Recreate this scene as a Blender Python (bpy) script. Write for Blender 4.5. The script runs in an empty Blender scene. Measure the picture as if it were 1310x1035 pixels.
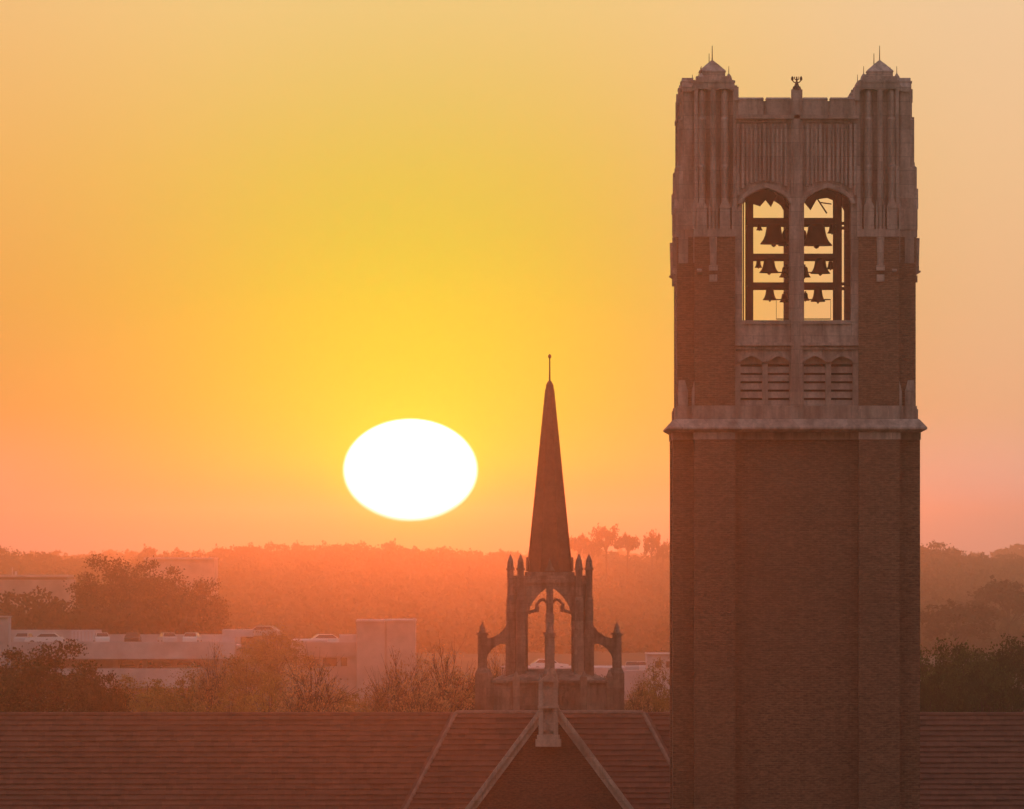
import bpy, math, random
import numpy as np
from mathutils import Matrix, Vector

scn = bpy.context.scene
COL = scn.collection
rad = math.radians

# ------------------------------------------------------------------ camera
F = 13600.0                      # focal length in photograph pixels (1310 wide)
CX, HY, ZC = 655.0, 700.0, 30.0  # picture centre, horizon line, camera height
cd = bpy.data.cameras.new("camera")
cam = bpy.data.objects.new("camera", cd)
COL.objects.link(cam)
cam.location = (0, 0, ZC)
cam.rotation_euler = (rad(90), 0, 0)
cd.sensor_width = 36.0
cd.lens = F * 36.0 / 1310.0
cd.shift_y = (HY - 517.5) / 1310.0
cd.clip_start = 1.0
cd.clip_end = 60000.0
scn.camera = cam

# ------------------------------------------------------------------ exposure
vs = scn.view_settings
vs.view_transform = 'Standard'
vs.look = 'None'
vs.exposure = 0.0
vs.gamma = 1.0
scn.render.engine = 'CYCLES'
scn.cycles.use_denoising = True
scn.cycles.volume_bounces = 0
scn.cycles.max_bounces = 6
scn.cycles.transparent_max_bounces = 8

# ------------------------------------------------------------------ sun + sky
SUN_AZ = math.atan2(525 - CX, F)         # clockwise from +Y
SUN_EL = math.atan2(HY - 601.5, F)
SUN_COL = (1.0, 0.142, 0.027)
SUN_E = 0.046
ld = bpy.data.lights.new("sun", 'SUN')
ld.energy = SUN_E
ld.color = SUN_COL
ld.angle = rad(0.5)
sun = bpy.data.objects.new("sun", ld)
COL.objects.link(sun)
sdir = Vector((math.sin(SUN_AZ) * math.cos(SUN_EL), math.cos(SUN_AZ) * math.cos(SUN_EL), math.sin(SUN_EL)))
sun.rotation_euler = sdir.to_track_quat('Z', 'Y').to_euler()

HAZE_DENSITY = 2.8e-4
HAZE_G = 0.962


def lin(r, g, b):
    f = lambda c: (c / 255 / 12.92) if c <= 10 else ((c / 255 + 0.055) / 1.055) ** 2.4
    return (f(r), f(g), f(b), 1.0)


world = bpy.data.worlds.new("World")
scn.world = world
world.use_nodes = True
wt = world.node_tree
for n in list(wt.nodes):
    wt.nodes.remove(n)


class NT:
    """short-hand for node building"""
    def __init__(s, tree):
        s.t = tree

    def new(s, kind, **kw):
        n = s.t.nodes.new(kind)
        for k, v in kw.items():
            setattr(n, k, v)
        return n

    def put(s, sock, v):
        if v is None:
            return
        if hasattr(v, 'is_output'):
            s.t.links.new(v, sock)
        else:
            sock.default_value = v

    def m(s, op, a, b=None, c=None, clamp=False):
        n = s.new('ShaderNodeMath', operation=op, use_clamp=clamp)
        for i, v in enumerate((a, b, c)):
            s.put(n.inputs[i], v)
        return n.outputs[0]

    def mix(s, f, a, b, mode='MIX'):
        n = s.new('ShaderNodeMix', data_type='RGBA', blend_type=mode)
        s.put(n.inputs[0], f)
        s.put(n.inputs[6], a)
        s.put(n.inputs[7], b)
        return n.outputs[2]

    def ramp(s, f, stops, interp='LINEAR'):
        n = s.new('ShaderNodeValToRGB')
        cr = n.color_ramp
        cr.interpolation = interp
        while len(cr.elements) > 1:
            cr.elements.remove(cr.elements[-1])
        cr.elements[0].position = stops[0][0]
        cr.elements[0].color = stops[0][1]
        for p, c in stops[1:]:
            e = cr.elements.new(p)
            e.color = c
        s.put(n.inputs[0], f)
        return n.outputs[0]

    def smooth(s, x, lo, hi):
        n = s.new('ShaderNodeMapRange', interpolation_type='SMOOTHSTEP')
        s.put(n.inputs[0], x)
        n.inputs[1].default_value = lo
        n.inputs[2].default_value = hi
        return n.outputs[0]


w = NT(wt)
tc = w.new('ShaderNodeTexCoord')
sep = w.new('ShaderNodeSeparateXYZ')
wt.links.new(tc.outputs['Generated'], sep.inputs[0])
# azimuth / elevation from the sun, in units where 13600 = 1 radian
az = w.m('MULTIPLY', w.m('SUBTRACT', w.m('ARCTAN2', sep.outputs[0], sep.outputs[1]), SUN_AZ), F)
el = w.m('MULTIPLY', w.m('ARCSINE', sep.outputs[2]), F)
del_ = w.m('SUBTRACT', el, SUN_EL * F)
SKY_STOPS = [
    (0.0, lin(238, 170, 168)), (0.02, lin(240, 166, 150)), (0.05, lin(238, 155, 106)), (0.11, lin(240, 160, 80)),
    (0.20, lin(242, 172, 78)), (0.30, lin(245, 187, 98)), (0.44, lin(245, 202, 132)), (0.7, lin(240, 205, 160)), (1.0, lin(215, 190, 170))]
base = w.ramp(w.m('DIVIDE', el, 1600.0, clamp=True), SKY_STOPS)
pale = w.mix(0.0, base, base)
side = w.smooth(az, 150.0, 800.0)
base = w.mix(w.m('MULTIPLY', side, 0.5), base, lin(242, 205, 178))
pink = w.m('MULTIPLY', w.smooth(w.m('ABSOLUTE', az), 250.0, 750.0), w.m('SUBTRACT', 1.0, w.smooth(el, 40.0, 190.0)))
base = w.mix(w.m('MULTIPLY', pink, 0.55), base, lin(240, 194, 192))
lside = w.smooth(w.m('MULTIPLY', az, -1.0), 150.0, 700.0)
base = w.mix(w.m('MULTIPLY', lside, 0.25), base, lin(240, 150, 92))
# yellow aureole about the sun
aaz = w.m('DIVIDE', az, 215.0)
ael = w.m('DIVIDE', w.m('SUBTRACT', del_, 35.0), 225.0)
rr = w.m('SQRT', w.m('ADD', w.m('MULTIPLY', aaz, aaz), w.m('MULTIPLY', ael, ael)))
glow = w.m('POWER', 2.718, w.m('MULTIPLY', w.m('POWER', rr, 1.7), -0.62))
glow = w.m('MULTIPLY', glow, w.smooth(el, -20.0, 130.0))
base = w.mix(w.m('MULTIPLY', glow, 0.97), base, lin(252, 231, 16))
wide = w.m('POWER', 2.718, w.m('MULTIPLY', w.m('POWER', w.m('DIVIDE', w.m('SQRT', w.m('ADD', w.m('MULTIPLY', az, az), w.m('MULTIPLY', w.m('MULTIPLY', del_, del_), 0.55))), 330.0), 2.0), -1.0))
wide2 = w.m('POWER', 2.718, w.m('MULTIPLY', w.m('ADD', w.m('MULTIPLY', w.m('DIVIDE', az, 640.0), w.m('DIVIDE', az, 640.0)), w.m('MULTIPLY', w.m('DIVIDE', del_, 420.0), w.m('DIVIDE', del_, 420.0))), -1.0))
base = w.mix(wide2, base, w.mix(1.0, base, (0.68, 0.97, 0.93, 1), 'MULTIPLY'))
base = w.mix(wide, base, w.mix(1.0, base, (0.55, 1.0, 0.75, 1), 'MULTIPLY'))
band = w.m('MULTIPLY', w.m('POWER', 2.718, w.m('MULTIPLY', w.m('MULTIPLY', w.m('DIVIDE', az, 330.0), w.m('DIVIDE', az, 330.0)), -1.0)),
           w.m('SUBTRACT', 1.0, w.smooth(el, 10.0, 120.0)))
base = w.mix(w.m('MULTIPLY', band, 0.6), base, lin(215, 105, 40))
# the sun's own disc, flattened by the air near the horizon
sx = w.m('DIVIDE', az, 80.5)
sy = w.m('DIVIDE', del_, 61.5)
sr = w.m('SQRT', w.m('ADD', w.m('MULTIPLY', sx, sx), w.m('MULTIPLY', sy, sy)))
disc = w.m('SUBTRACT', 1.0, w.smooth(sr, 0.94, 1.10))
halo = w.m('POWER', 2.718, w.m('MULTIPLY', w.m('MAXIMUM', w.m('SUBTRACT', sr, 1.0), 0.0), -2.6))
base = w.mix(w.m('MULTIPLY', halo, 0.8), base, lin(255, 246, 8))
base = w.mix(disc, base, (7.0, 6.8, 6.4, 1.0))
sky = w.new('ShaderNodeTexSky', sky_type='NISHITA')
sky.sun_disc = False
sky.sun_elevation = max(SUN_EL, rad(0.4))
sky.sun_rotation = SUN_AZ
sky.altitude = 30
sky.air_density = 1.0
sky.dust_density = 3.0
sky.ozone_density = 1.0
bg_sun = w.new('ShaderNodeBackground')
w.put(bg_sun.inputs[0], base)
bg_sun.inputs[1].default_value = 1.0
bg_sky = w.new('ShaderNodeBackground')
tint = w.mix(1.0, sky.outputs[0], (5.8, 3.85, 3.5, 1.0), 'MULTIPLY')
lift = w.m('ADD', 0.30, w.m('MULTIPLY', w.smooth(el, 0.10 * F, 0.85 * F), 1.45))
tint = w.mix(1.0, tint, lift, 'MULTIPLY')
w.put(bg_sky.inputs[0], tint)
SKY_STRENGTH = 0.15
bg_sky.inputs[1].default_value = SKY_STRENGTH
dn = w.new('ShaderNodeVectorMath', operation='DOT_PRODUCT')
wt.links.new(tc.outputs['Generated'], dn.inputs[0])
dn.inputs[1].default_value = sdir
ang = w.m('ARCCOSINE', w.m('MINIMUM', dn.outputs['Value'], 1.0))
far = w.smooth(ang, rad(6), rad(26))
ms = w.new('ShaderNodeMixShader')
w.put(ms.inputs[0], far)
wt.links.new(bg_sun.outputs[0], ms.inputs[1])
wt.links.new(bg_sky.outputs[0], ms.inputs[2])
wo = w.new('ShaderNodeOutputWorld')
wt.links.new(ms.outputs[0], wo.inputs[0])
world.cycles.sampling_method = 'MANUAL'
world.cycles.sample_map_resolution = 2048


# ------------------------------------------------------------------ helpers
def link(o, parent=None):
    COL.objects.link(o)
    if parent is not None:
        o.parent = parent
    return o


def tag(o, label=None, cat=None, group=None, kind=None):
    for k, v in (('label', label), ('category', cat), ('group', group), ('kind', kind)):
        if v:
            o[k] = v
    return o


def thing(name, label, cat, loc=(0, 0, 0), rz=0.0, group=None):
    o = bpy.data.objects.new(name, None)
    o.empty_display_size = 0.5
    o.location = loc
    o.rotation_euler = (0, 0, rz)
    link(o)
    return tag(o, label, cat, group)


class MB:
    """collects simple solids into one mesh"""
    def __init__(s):
        s.v, s.f, s.M = [], [], Matrix.Identity(4)

    def add(s, vs_, fs):
        b = len(s.v)
        s.v += [tuple(s.M @ Vector(p)) for p in vs_]
        s.f += [tuple(i + b for i in f) for f in fs]
        return s

    def box(s, x0, x1, y0, y1, z0, z1):
        vs_ = [(x, y, z) for z in (z0, z1) for x, y in ((x0, y0), (x1, y0), (x1, y1), (x0, y1))]
        return s.add(vs_, [(3, 2, 1, 0), (4, 5, 6, 7), (0, 1, 5, 4), (1, 2, 6, 5), (2, 3, 7, 6), (3, 0, 4, 7)])

    def loft(s, rings, cap0=True, cap1=True):
        n = len(rings[0])
        vs_ = [p for r in rings for p in r]
        fs = []
        for k in range(len(rings) - 1):
            for i in range(n):
                j = (i + 1) % n
                fs.append((k * n + i, k * n + j, (k + 1) * n + j, (k + 1) * n + i))
        if cap0:
            fs.append(tuple(range(n - 1, -1, -1)))
        if cap1:
            fs.append(tuple((len(rings) - 1) * n + i for i in range(n)))
        return s.add(vs_, fs)

    def plan(s, pts, z0, z1, k=1.0):
        """extrude a plan polygon (counter-clockwise) upward"""
        return s.loft([[(x, y, z0) for x, y in pts], [(x * k, y * k, z1) for x, y in pts]])

    def elev(s, pts, y0, y1):
        """extrude an elevation polygon (x,z) from y0 to y1"""
        return s.loft([[(x, y0, z) for x, z in pts], [(x, y1, z) for x, z in pts]])

    def frustum(s, cx, cy, z0, z1, r0, r1, n=8, rot=None):
        rot = math.pi / n if rot is None else rot
        c = [(math.cos(2 * math.pi * i / n + rot), math.sin(2 * math.pi * i / n + rot)) for i in range(n)]
        return s.loft([[(cx + a * r0, cy + b * r0, z0) for a, b in c], [(cx + a * r1, cy + b * r1, z1) for a, b in c]])

    def lathe(s, cx, cy, prof, n=14):
        c = [(math.cos(2 * math.pi * i / n), math.sin(2 * math.pi * i / n)) for i in range(n)]
        return s.loft([[(cx + a * r, cy + b * r, z) for a, b in c] for r, z in prof])

    def tube(s, pts, r, n=6):
        pts = [Vector(p) for p in pts]
        rs = r if isinstance(r, (list, tuple)) else [r] * len(pts)
        rings = []
        for i, p in enumerate(pts):
            d = (pts[min(i + 1, len(pts) - 1)] - pts[max(i - 1, 0)]).normalized()
            a = d.orthogonal().normalized()
            if abs(d.z) < 0.99:
                a = d.cross(Vector((0, 0, 1))).normalized()
            b = d.cross(a)
            rings.append([tuple(p + (a * math.cos(t) + b * math.sin(t)) * rs[i]) for t in [2 * math.pi * k / n for k in range(n)]])
        return s.loft(rings)

    def build(s, name, mat, parent=None, loc=None, smooth=False):
        me = bpy.data.meshes.new(name)
        me.from_pydata(s.v, [], s.f)
        import bmesh
        bm = bmesh.new()
        bm.from_mesh(me)
        bmesh.ops.recalc_face_normals(bm, faces=bm.faces)
        bm.to_mesh(me)
        bm.free()
        if smooth:
            me.polygons.foreach_set('use_smooth', [True] * len(me.polygons))
        me.materials.append(mat)
        o = bpy.data.objects.new(name, me)
        if loc is not None:
            o.location = loc
        return link(o, parent)


def quads_mesh(name, verts, mat, mats=None, midx=None):
    """verts: (n,4,3) array of loose quads"""
    n = verts.shape[0]
    me = bpy.data.meshes.new(name)
    me.vertices.add(n * 4)
    me.vertices.foreach_set('co', verts.reshape(-1).astype(np.float32))
    me.loops.add(n * 4)
    me.loops.foreach_set('vertex_index', np.arange(n * 4, dtype=np.int32))
    me.polygons.add(n)
    me.polygons.foreach_set('loop_start', np.arange(0, n * 4, 4, dtype=np.int32))
    me.materials.append(mat)
    me.update()
    me.validate()
    return me


# ------------------------------------------------------------------ materials
def mat_base(name):
    m = bpy.data.materials.new(name)
    m.use_nodes = True
    t = m.node_tree
    for n in list(t.nodes):
        t.nodes.remove(n)
    q = NT(t)
    out = q.new('ShaderNodeOutputMaterial')
    p = q.new('ShaderNodeBsdfPrincipled')
    t.links.new(p.outputs[0], out.inputs[0])
    return m, q, p, out


def obj_xy_z(q):
    """(x+y, z) coordinates that wrap round a square building"""
    t = q.new('ShaderNodeTexCoord')
    sp = q.new('ShaderNodeSeparateXYZ')
    q.t.links.new(t.outputs['Object'], sp.inputs[0])
    c = q.new('ShaderNodeCombineXYZ')
    q.put(c.inputs[0], q.m('ADD', sp.outputs[0], sp.outputs[1]))
    q.put(c.inputs[1], sp.outputs[2])
    return c.outputs[0], t.outputs['Object']


def noise(q, vec, scale, detail=4.0, rough=0.6):
    n = q.new('ShaderNodeTexNoise')
    q.put(n.inputs['Vector'], vec)
    n.inputs['Scale'].default_value = scale
    n.inputs['Detail'].default_value = detail
    n.inputs['Roughness'].default_value = rough
    return n.outputs[0]


def brick_mat(name, c1, c2, mortar, bw=0.24, bh=0.082):
    m, q, p, _ = mat_base(name)
    uv, ob = obj_xy_z(q)
    b = q.new('ShaderNodeTexBrick', offset=0.5)
    q.put(b.inputs['Vector'], uv)
    b.inputs['Scale'].default_value = 1.0
    b.inputs['Brick Width'].default_value = bw
    b.inputs['Row Height'].default_value = bh
    b.inputs['Mortar Size'].default_value = 0.009
    b.inputs['Bias'].default_value = -0.25
    b.inputs['Color1'].default_value = c1
    b.inputs['Color2'].default_value = c2
    b.inputs['Mortar'].default_value = mortar
    n1 = noise(q, ob, 0.35)
    mpb = q.new('ShaderNodeMapping')
    q.put(mpb.inputs[0], ob)
    mpb.inputs['Scale'].default_value = (0.7, 0.7, 2.2)
    n2 = noise(q, mpb.outputs[0], 9.0, 2.0)
    c = q.mix(q.m('MULTIPLY', n1, 0.7), b.outputs[0], (c1[0] * 0.45, c1[1] * 0.4, c1[2] * 0.4, 1))
    c = q.mix(1.0, c, q.ramp(n2, [(0.36, (0.68, 0.66, 0.66, 1)), (0.5, (0.95, 0.95, 0.95, 1)), (0.64, (1.25, 1.24, 1.22, 1))]), 'MULTIPLY')
    q.put(p.inputs['Base Color'], c)
    p.inputs['Roughness'].default_value = 0.9
    bp = q.new('ShaderNodeBump')
    bp.inputs['Strength'].default_value = 0.5
    bp.inputs['Distance'].default_value = 0.02
    q.put(bp.inputs['Height'], b.outputs['Fac'])
    bp.invert = True
    q.t.links.new(bp.outputs[0], p.inputs['Normal'])
    return m


def stone_mat(name, c, dark=0.48, bw=1.1, bh=0.52, stain=0.8, joint=0.68):
    m, q, p, _ = mat_base(name)
    uv, ob = obj_xy_z(q)
    b = q.new('ShaderNodeTexBrick', offset=0.37)
    q.put(b.inputs['Vector'], uv)
    b.inputs['Scale'].default_value = 1.0
    b.inputs['Brick Width'].default_value = bw
    b.inputs['Row Height'].default_value = bh
    b.inputs['Mortar Size'].default_value = 0.012
    b.inputs['Color1'].default_value = c
    b.inputs['Color2'].default_value = (c[0] * 0.78, c[1] * 0.75, c[2] * 0.74, 1)
    b.inputs['Mortar'].default_value = (c[0] * joint, c[1] * joint, c[2] * joint, 1)
    mp = q.new('ShaderNodeMapping')
    q.put(mp.inputs[0], ob)
    mp.inputs['Scale'].default_value = (2.2, 2.2, 0.35)
    st = noise(q, mp.outputs[0], 1.3, 6.0)
    gr = noise(q, ob, 9.0, 5.0)
    cc = q.mix(stain, b.outputs[0], q.ramp(st, [(0.35, (dark, dark * 0.94, dark * 0.9, 1)), (0.62, (1.1, 1.1, 1.1, 1))]), 'MULTIPLY')
    cc = q.mix(0.5, cc, q.ramp(gr, [(0.3, (0.6, 0.6, 0.6, 1)), (0.7, (1.2, 1.2, 1.2, 1))]), 'MULTIPLY')
    q.put(p.inputs['Base Color'], cc)
    p.inputs['Roughness'].default_value = 0.85
    bp = q.new('ShaderNodeBump')
    bp.inputs['Strength'].default_value = 0.35
    bp.inputs['Distance'].default_value = 0.03
    q.put(bp.inputs['Height'], gr)
    q.t.links.new(bp.outputs[0], p.inputs['Normal'])
    return m


def plain_mat(name, c, rough=0.6, metal=0.0, var=0.35, scale=2.0, spec=0.5):
    m, q, p, _ = mat_base(name)
    t = q.new('ShaderNodeTexCoord')
    n = noise(q, t.outputs['Object'], scale)
    q.put(p.inputs['Base Color'], q.mix(1.0, c, q.ramp(n, [(0.3, (1 - var,) * 3 + (1,)), (0.7, (1 + var * 0.4,) * 3 + (1,))]), 'MULTIPLY'))
    p.inputs['Roughness'].default_value = rough
    p.inputs['Metallic'].default_value = metal
    p.inputs['Specular IOR Level'].default_value = spec
    return m


def leaf_mat(name, c1, c2, c3, trans=0.35, nscale=0.5):
    m, q, p, out = mat_base(name)
    t = q.new('ShaderNodeTexCoord')
    oi = q.new('ShaderNodeObjectInfo')
    n = noise(q, t.outputs['Object'], nscale, 3.0)
    n2 = noise(q, t.outputs['Object'], nscale * 7.0, 2.0)
    f = q.m('ADD', q.m('MULTIPLY', n, 0.65), q.m('MULTIPLY', n2, 0.35))
    c = q.ramp(f, [(0.32, c1), (0.5, c2), (0.68, c3)])
    k = q.m('ADD', 0.75, q.m('MULTIPLY', oi.outputs['Random'], 0.5))
    cm = q.new('ShaderNodeVectorMath', operation='SCALE')
    q.put(cm.inputs[0], c)
    q.put(cm.inputs['Scale'], k)
    c = cm.outputs[0]
    q.t.nodes.remove(p)
    d = q.new('ShaderNodeBsdfDiffuse')
    q.put(d.inputs[0], c)
    tr = q.new('ShaderNodeBsdfTranslucent')
    q.put(tr.inputs[0], c)
    mx = q.new('ShaderNodeMixShader')
    mx.inputs[0].default_value = trans
    q.t.links.new(d.outputs[0], mx.inputs[1])
    q.t.links.new(tr.outputs[0], mx.inputs[2])
    q.t.links.new(mx.outputs[0], out.inputs[0])
    return m


def tile_mat(name, c1, c2):
    m, q, p, _ = mat_base(name)
    t = q.new('ShaderNodeTexCoord')
    b = q.new('ShaderNodeTexBrick', offset=0.5)
    sp = q.new('ShaderNodeSeparateXYZ')
    q.t.links.new(t.outputs['Object'], sp.inputs[0])
    cx = q.new('ShaderNodeCombineXYZ')
    q.put(cx.inputs[0], sp.outputs[0])
    q.put(cx.inputs[1], sp.outputs[2])
    q.put(b.inputs['Vector'], cx.outputs[0])
    b.inputs['Scale'].default_value = 1.0
    b.inputs['Brick Width'].default_value = 0.28
    b.inputs['Row Height'].default_value = 0.217
    b.inputs['Mortar Size'].default_value = 0.0
    b.inputs['Color1'].default_value = c1
    b.inputs['Color2'].default_value = c2
    b.inputs['Mortar'].default_value = (c1[0] * 0.4, c1[1] * 0.4, c1[2] * 0.4, 1)
    n1 = noise(q, t.outputs['Object'], 0.5, 5.0)
    n2 = noise(q, t.outputs['Object'], 6.0, 3.0)
    c = q.mix(0.45, b.outputs[0], q.ramp(n1, [(0.3, (0.5, 0.5, 0.5, 1)), (0.7, (1.2, 1.2, 1.2, 1))]), 'MULTIPLY')
    c = q.mix(0.35, c, q.ramp(n2, [(0.3, (0.6, 0.6, 0.6, 1)), (0.7, (1.2, 1.2, 1.2, 1))]), 'MULTIPLY')
    q.put(p.inputs['Base Color'], c)
    p.inputs['Roughness'].default_value = 0.85
    return m


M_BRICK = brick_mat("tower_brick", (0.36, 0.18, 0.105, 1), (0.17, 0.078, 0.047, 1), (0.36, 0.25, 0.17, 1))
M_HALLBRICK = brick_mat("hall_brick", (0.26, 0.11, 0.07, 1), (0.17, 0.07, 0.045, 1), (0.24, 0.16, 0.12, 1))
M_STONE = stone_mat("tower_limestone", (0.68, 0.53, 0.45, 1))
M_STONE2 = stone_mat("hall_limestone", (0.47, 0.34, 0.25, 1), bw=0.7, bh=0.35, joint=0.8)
M_COPING = stone_mat("gable_coping_stone", (0.72, 0.56, 0.45, 1), bw=1.4, bh=0.9, stain=0.5)
M_DARK = plain_mat("painted_void_shade", (0.03, 0.025, 0.02, 1), 0.9)
M_STEEL = plain_mat("bell_frame_steel", (0.10, 0.055, 0.04, 1), 0.6)
M_BRONZE = plain_mat("bell_bronze", (0.075, 0.05, 0.03, 1), 0.5, 0.6)
M_ROD = plain_mat("weathered_copper_rod", (0.12, 0.08, 0.06, 1), 0.5, 0.5)
M_TILE = tile_mat("clay_roof_tile", (0.31, 0.116, 0.068, 1), (0.22, 0.08, 0.048, 1))
M_HIP = plain_mat("mortared_hip_tile", (0.42, 0.25, 0.18, 1), 0.85, scale=4.0)
M_SPIRE = tile_mat("spire_slate", (0.34, 0.15, 0.08, 1), (0.30, 0.13, 0.07, 1))
M_CONC = plain_mat("pale_concrete", (0.66, 0.64, 0.68, 1), 0.85, scale=0.3)
M_CONC2 = plain_mat("warm_concrete", (0.58, 0.50, 0.49, 1), 0.85, scale=0.3)
M_BARK = plain_mat("tree_bark", (0.075, 0.05, 0.035, 1), 0.9, scale=5.0)
M_GLASS = plain_mat("car_glass", (0.02, 0.02, 0.025, 1), 0.08, var=0.1)
M_TYRE = plain_mat("tyre_rubber", (0.02, 0.02, 0.02, 1), 0.8)
M_WINDOW = plain_mat("window_glass", (0.08, 0.06, 0.05, 1), 0.2, var=0.2)

M_LEAF_OAK = leaf_mat("oak_leaf", (0.022, 0.024, 0.009, 1), (0.085, 0.075, 0.026, 1), (0.26, 0.19, 0.075, 1))
M_LEAF_SPRING = leaf_mat("spring_leaf", (0.08, 0.065, 0.022, 1), (0.34, 0.25, 0.075, 1), (0.50, 0.38, 0.13, 1))
M_LEAF_BUD = leaf_mat("budding_leaf", (0.12, 0.07, 0.03, 1), (0.52, 0.33, 0.16, 1), (0.75, 0.54, 0.32, 1), trans=0.5)
M_LEAF_DARK = leaf_mat("evergreen_leaf", (0.018, 0.032, 0.009, 1), (0.06, 0.095, 0.025, 1), (0.17, 0.22, 0.065, 1), trans=0.2)
M_LEAF_FAR = leaf_mat("woodland_leaf", (0.035, 0.032, 0.016, 1), (0.075, 0.062, 0.028, 1), (0.13, 0.10, 0.045, 1), nscale=0.05)


def W(px, py, D):
    """world x, z of the photograph's pixel at distance D"""
    return (px - CX) * D / F, ZC - (py - HY) * D / F


# ------------------------------------------------------------------ ground
def ground_z(x, y):
    t = min(max((y - 462.0) / 95.0, 0.0), 1.0)
    z = 16.0 * t * t * (3 - 2 * t)
    t = min(max((y - 760.0) / 380.0, 0.0), 1.0)
    z -= 3.5 * t * t * (3 - 2 * t)
    t = min(max((y - 900.0) / 2500.0, 0.0), 1.0)
    z += 3.5 * t * t * (3 - 2 * t)
    z += 1.6 * math.sin(x * 0.009 + y * 0.0021) * t + 1.1 * math.sin(x * 0.023 - y * 0.004 + 1.3) * t
    return z


def make_ground():
    xs = np.concatenate([np.linspace(-2600, -420, 9), np.linspace(-380, 420, 41), np.linspace(460, 2600, 9)])
    ys = np.concatenate([np.linspace(-400, 440, 8), np.linspace(460, 580, 13), np.linspace(620, 860, 5), np.linspace(900, 4200, 67), np.linspace(4300, 5600, 8)])
    v = [(x, y, ground_z(x, y)) for y in ys for x in xs]
    nx = len(xs)
    f = [(j * nx + i, j * nx + i + 1, (j + 1) * nx + i + 1, (j + 1) * nx + i) for j in range(len(ys) - 1) for i in range(nx - 1)]
    me = bpy.data.meshes.new("ground")
    me.from_pydata(v, [], f)
    me.polygons.foreach_set('use_smooth', [True] * len(me.polygons))
    m, q, p, _ = mat_base("campus_ground")
    t = q.new('ShaderNodeTexCoord')
    n = noise(q, t.outputs['Object'], 0.02, 8.0)
    q.put(p.inputs['Base Color'], q.ramp(n, [(0.35, (0.035, 0.04, 0.015, 1)), (0.55, (0.07, 0.062, 0.028, 1)), (0.7, (0.13, 0.10, 0.06, 1))]))
    p.inputs['Roughness'].default_value = 0.95
    me.materials.append(m)
    o = link(bpy.data.objects.new("ground", me))
    o['kind'] = 'structure'


make_ground()

# ------------------------------------------------------------------ the bell tower
TS = 34.0                         # photograph pixels per metre at its front
TD = 400.0
TCX = 1019.6
TH = 160.0 / TS                   # half width of the shaft
tower = thing("bell_tower", "tall brick and limestone gothic bell tower with open belfry and four corner turrets", "bell tower",
              ((TCX - CX) / TS, TD + TH, 0.0))
u = lambda px: px / TS            # offset from the tower's axis
tz = lambda py: ZC + (HY - py) / TS
FLIP = Matrix(((0, -1, 0, 0), (-1, 0, 0, 0), (0, 0, 1, 0), (0, 0, 0, 1)))   # swaps the two outer faces of a corner
ROT = [Matrix.Rotation(k * math.pi / 2, 4, 'Z') for k in range(4)]


def notched(h, b, r, n):
    """plan of a square tower: half size h, bay half width b recessed by r, corners notched by n (pixels)"""
    q = [(-b, -(h - r)), (b, -(h - r)), (b, -h), (h - n, -h), (h - n, -(h - n)), (h, -(h - n)), (h, -b)]
    pts = []
    for k in range(4):
        c, s = math.cos(k * math.pi / 2), math.sin(k * math.pi / 2)
        for x, y in (q if r else q[2:]):
            pts.append((u(x * c - y * s), u(x * s + y * c)))
    out = []
    for p in pts:
        if not out or (abs(out[-1][0] - p[0]) + abs(out[-1][1] - p[1])) > 1e-6:
            out.append(p)
    return out


b = MB()
b.plan(notched(158.5, 79, 20, 27), 0.0, tz(562.2))
b.build("shaft", M_BRICK, tower)
b = MB()
b.plan(notched(159.5, 79, 17, 27), tz(562), tz(552.5))
b.build("stone_band", M_STONE, tower)
b = MB()
sq = lambda h, z: [(u(x * h), u(y * h), z) for x, y in ((-1, -1), (1, -1), (1, 1), (-1, 1))]
b.loft([sq(159, tz(553)), sq(163, tz(551)), sq(166.5, tz(549)), sq(166.5, tz(546.8)), sq(156.5, tz(536)), sq(140, tz(536))])
b.build("cornice", M_STONE, tower)

FY = -u(153)                      # upper-stage pier face

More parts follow.
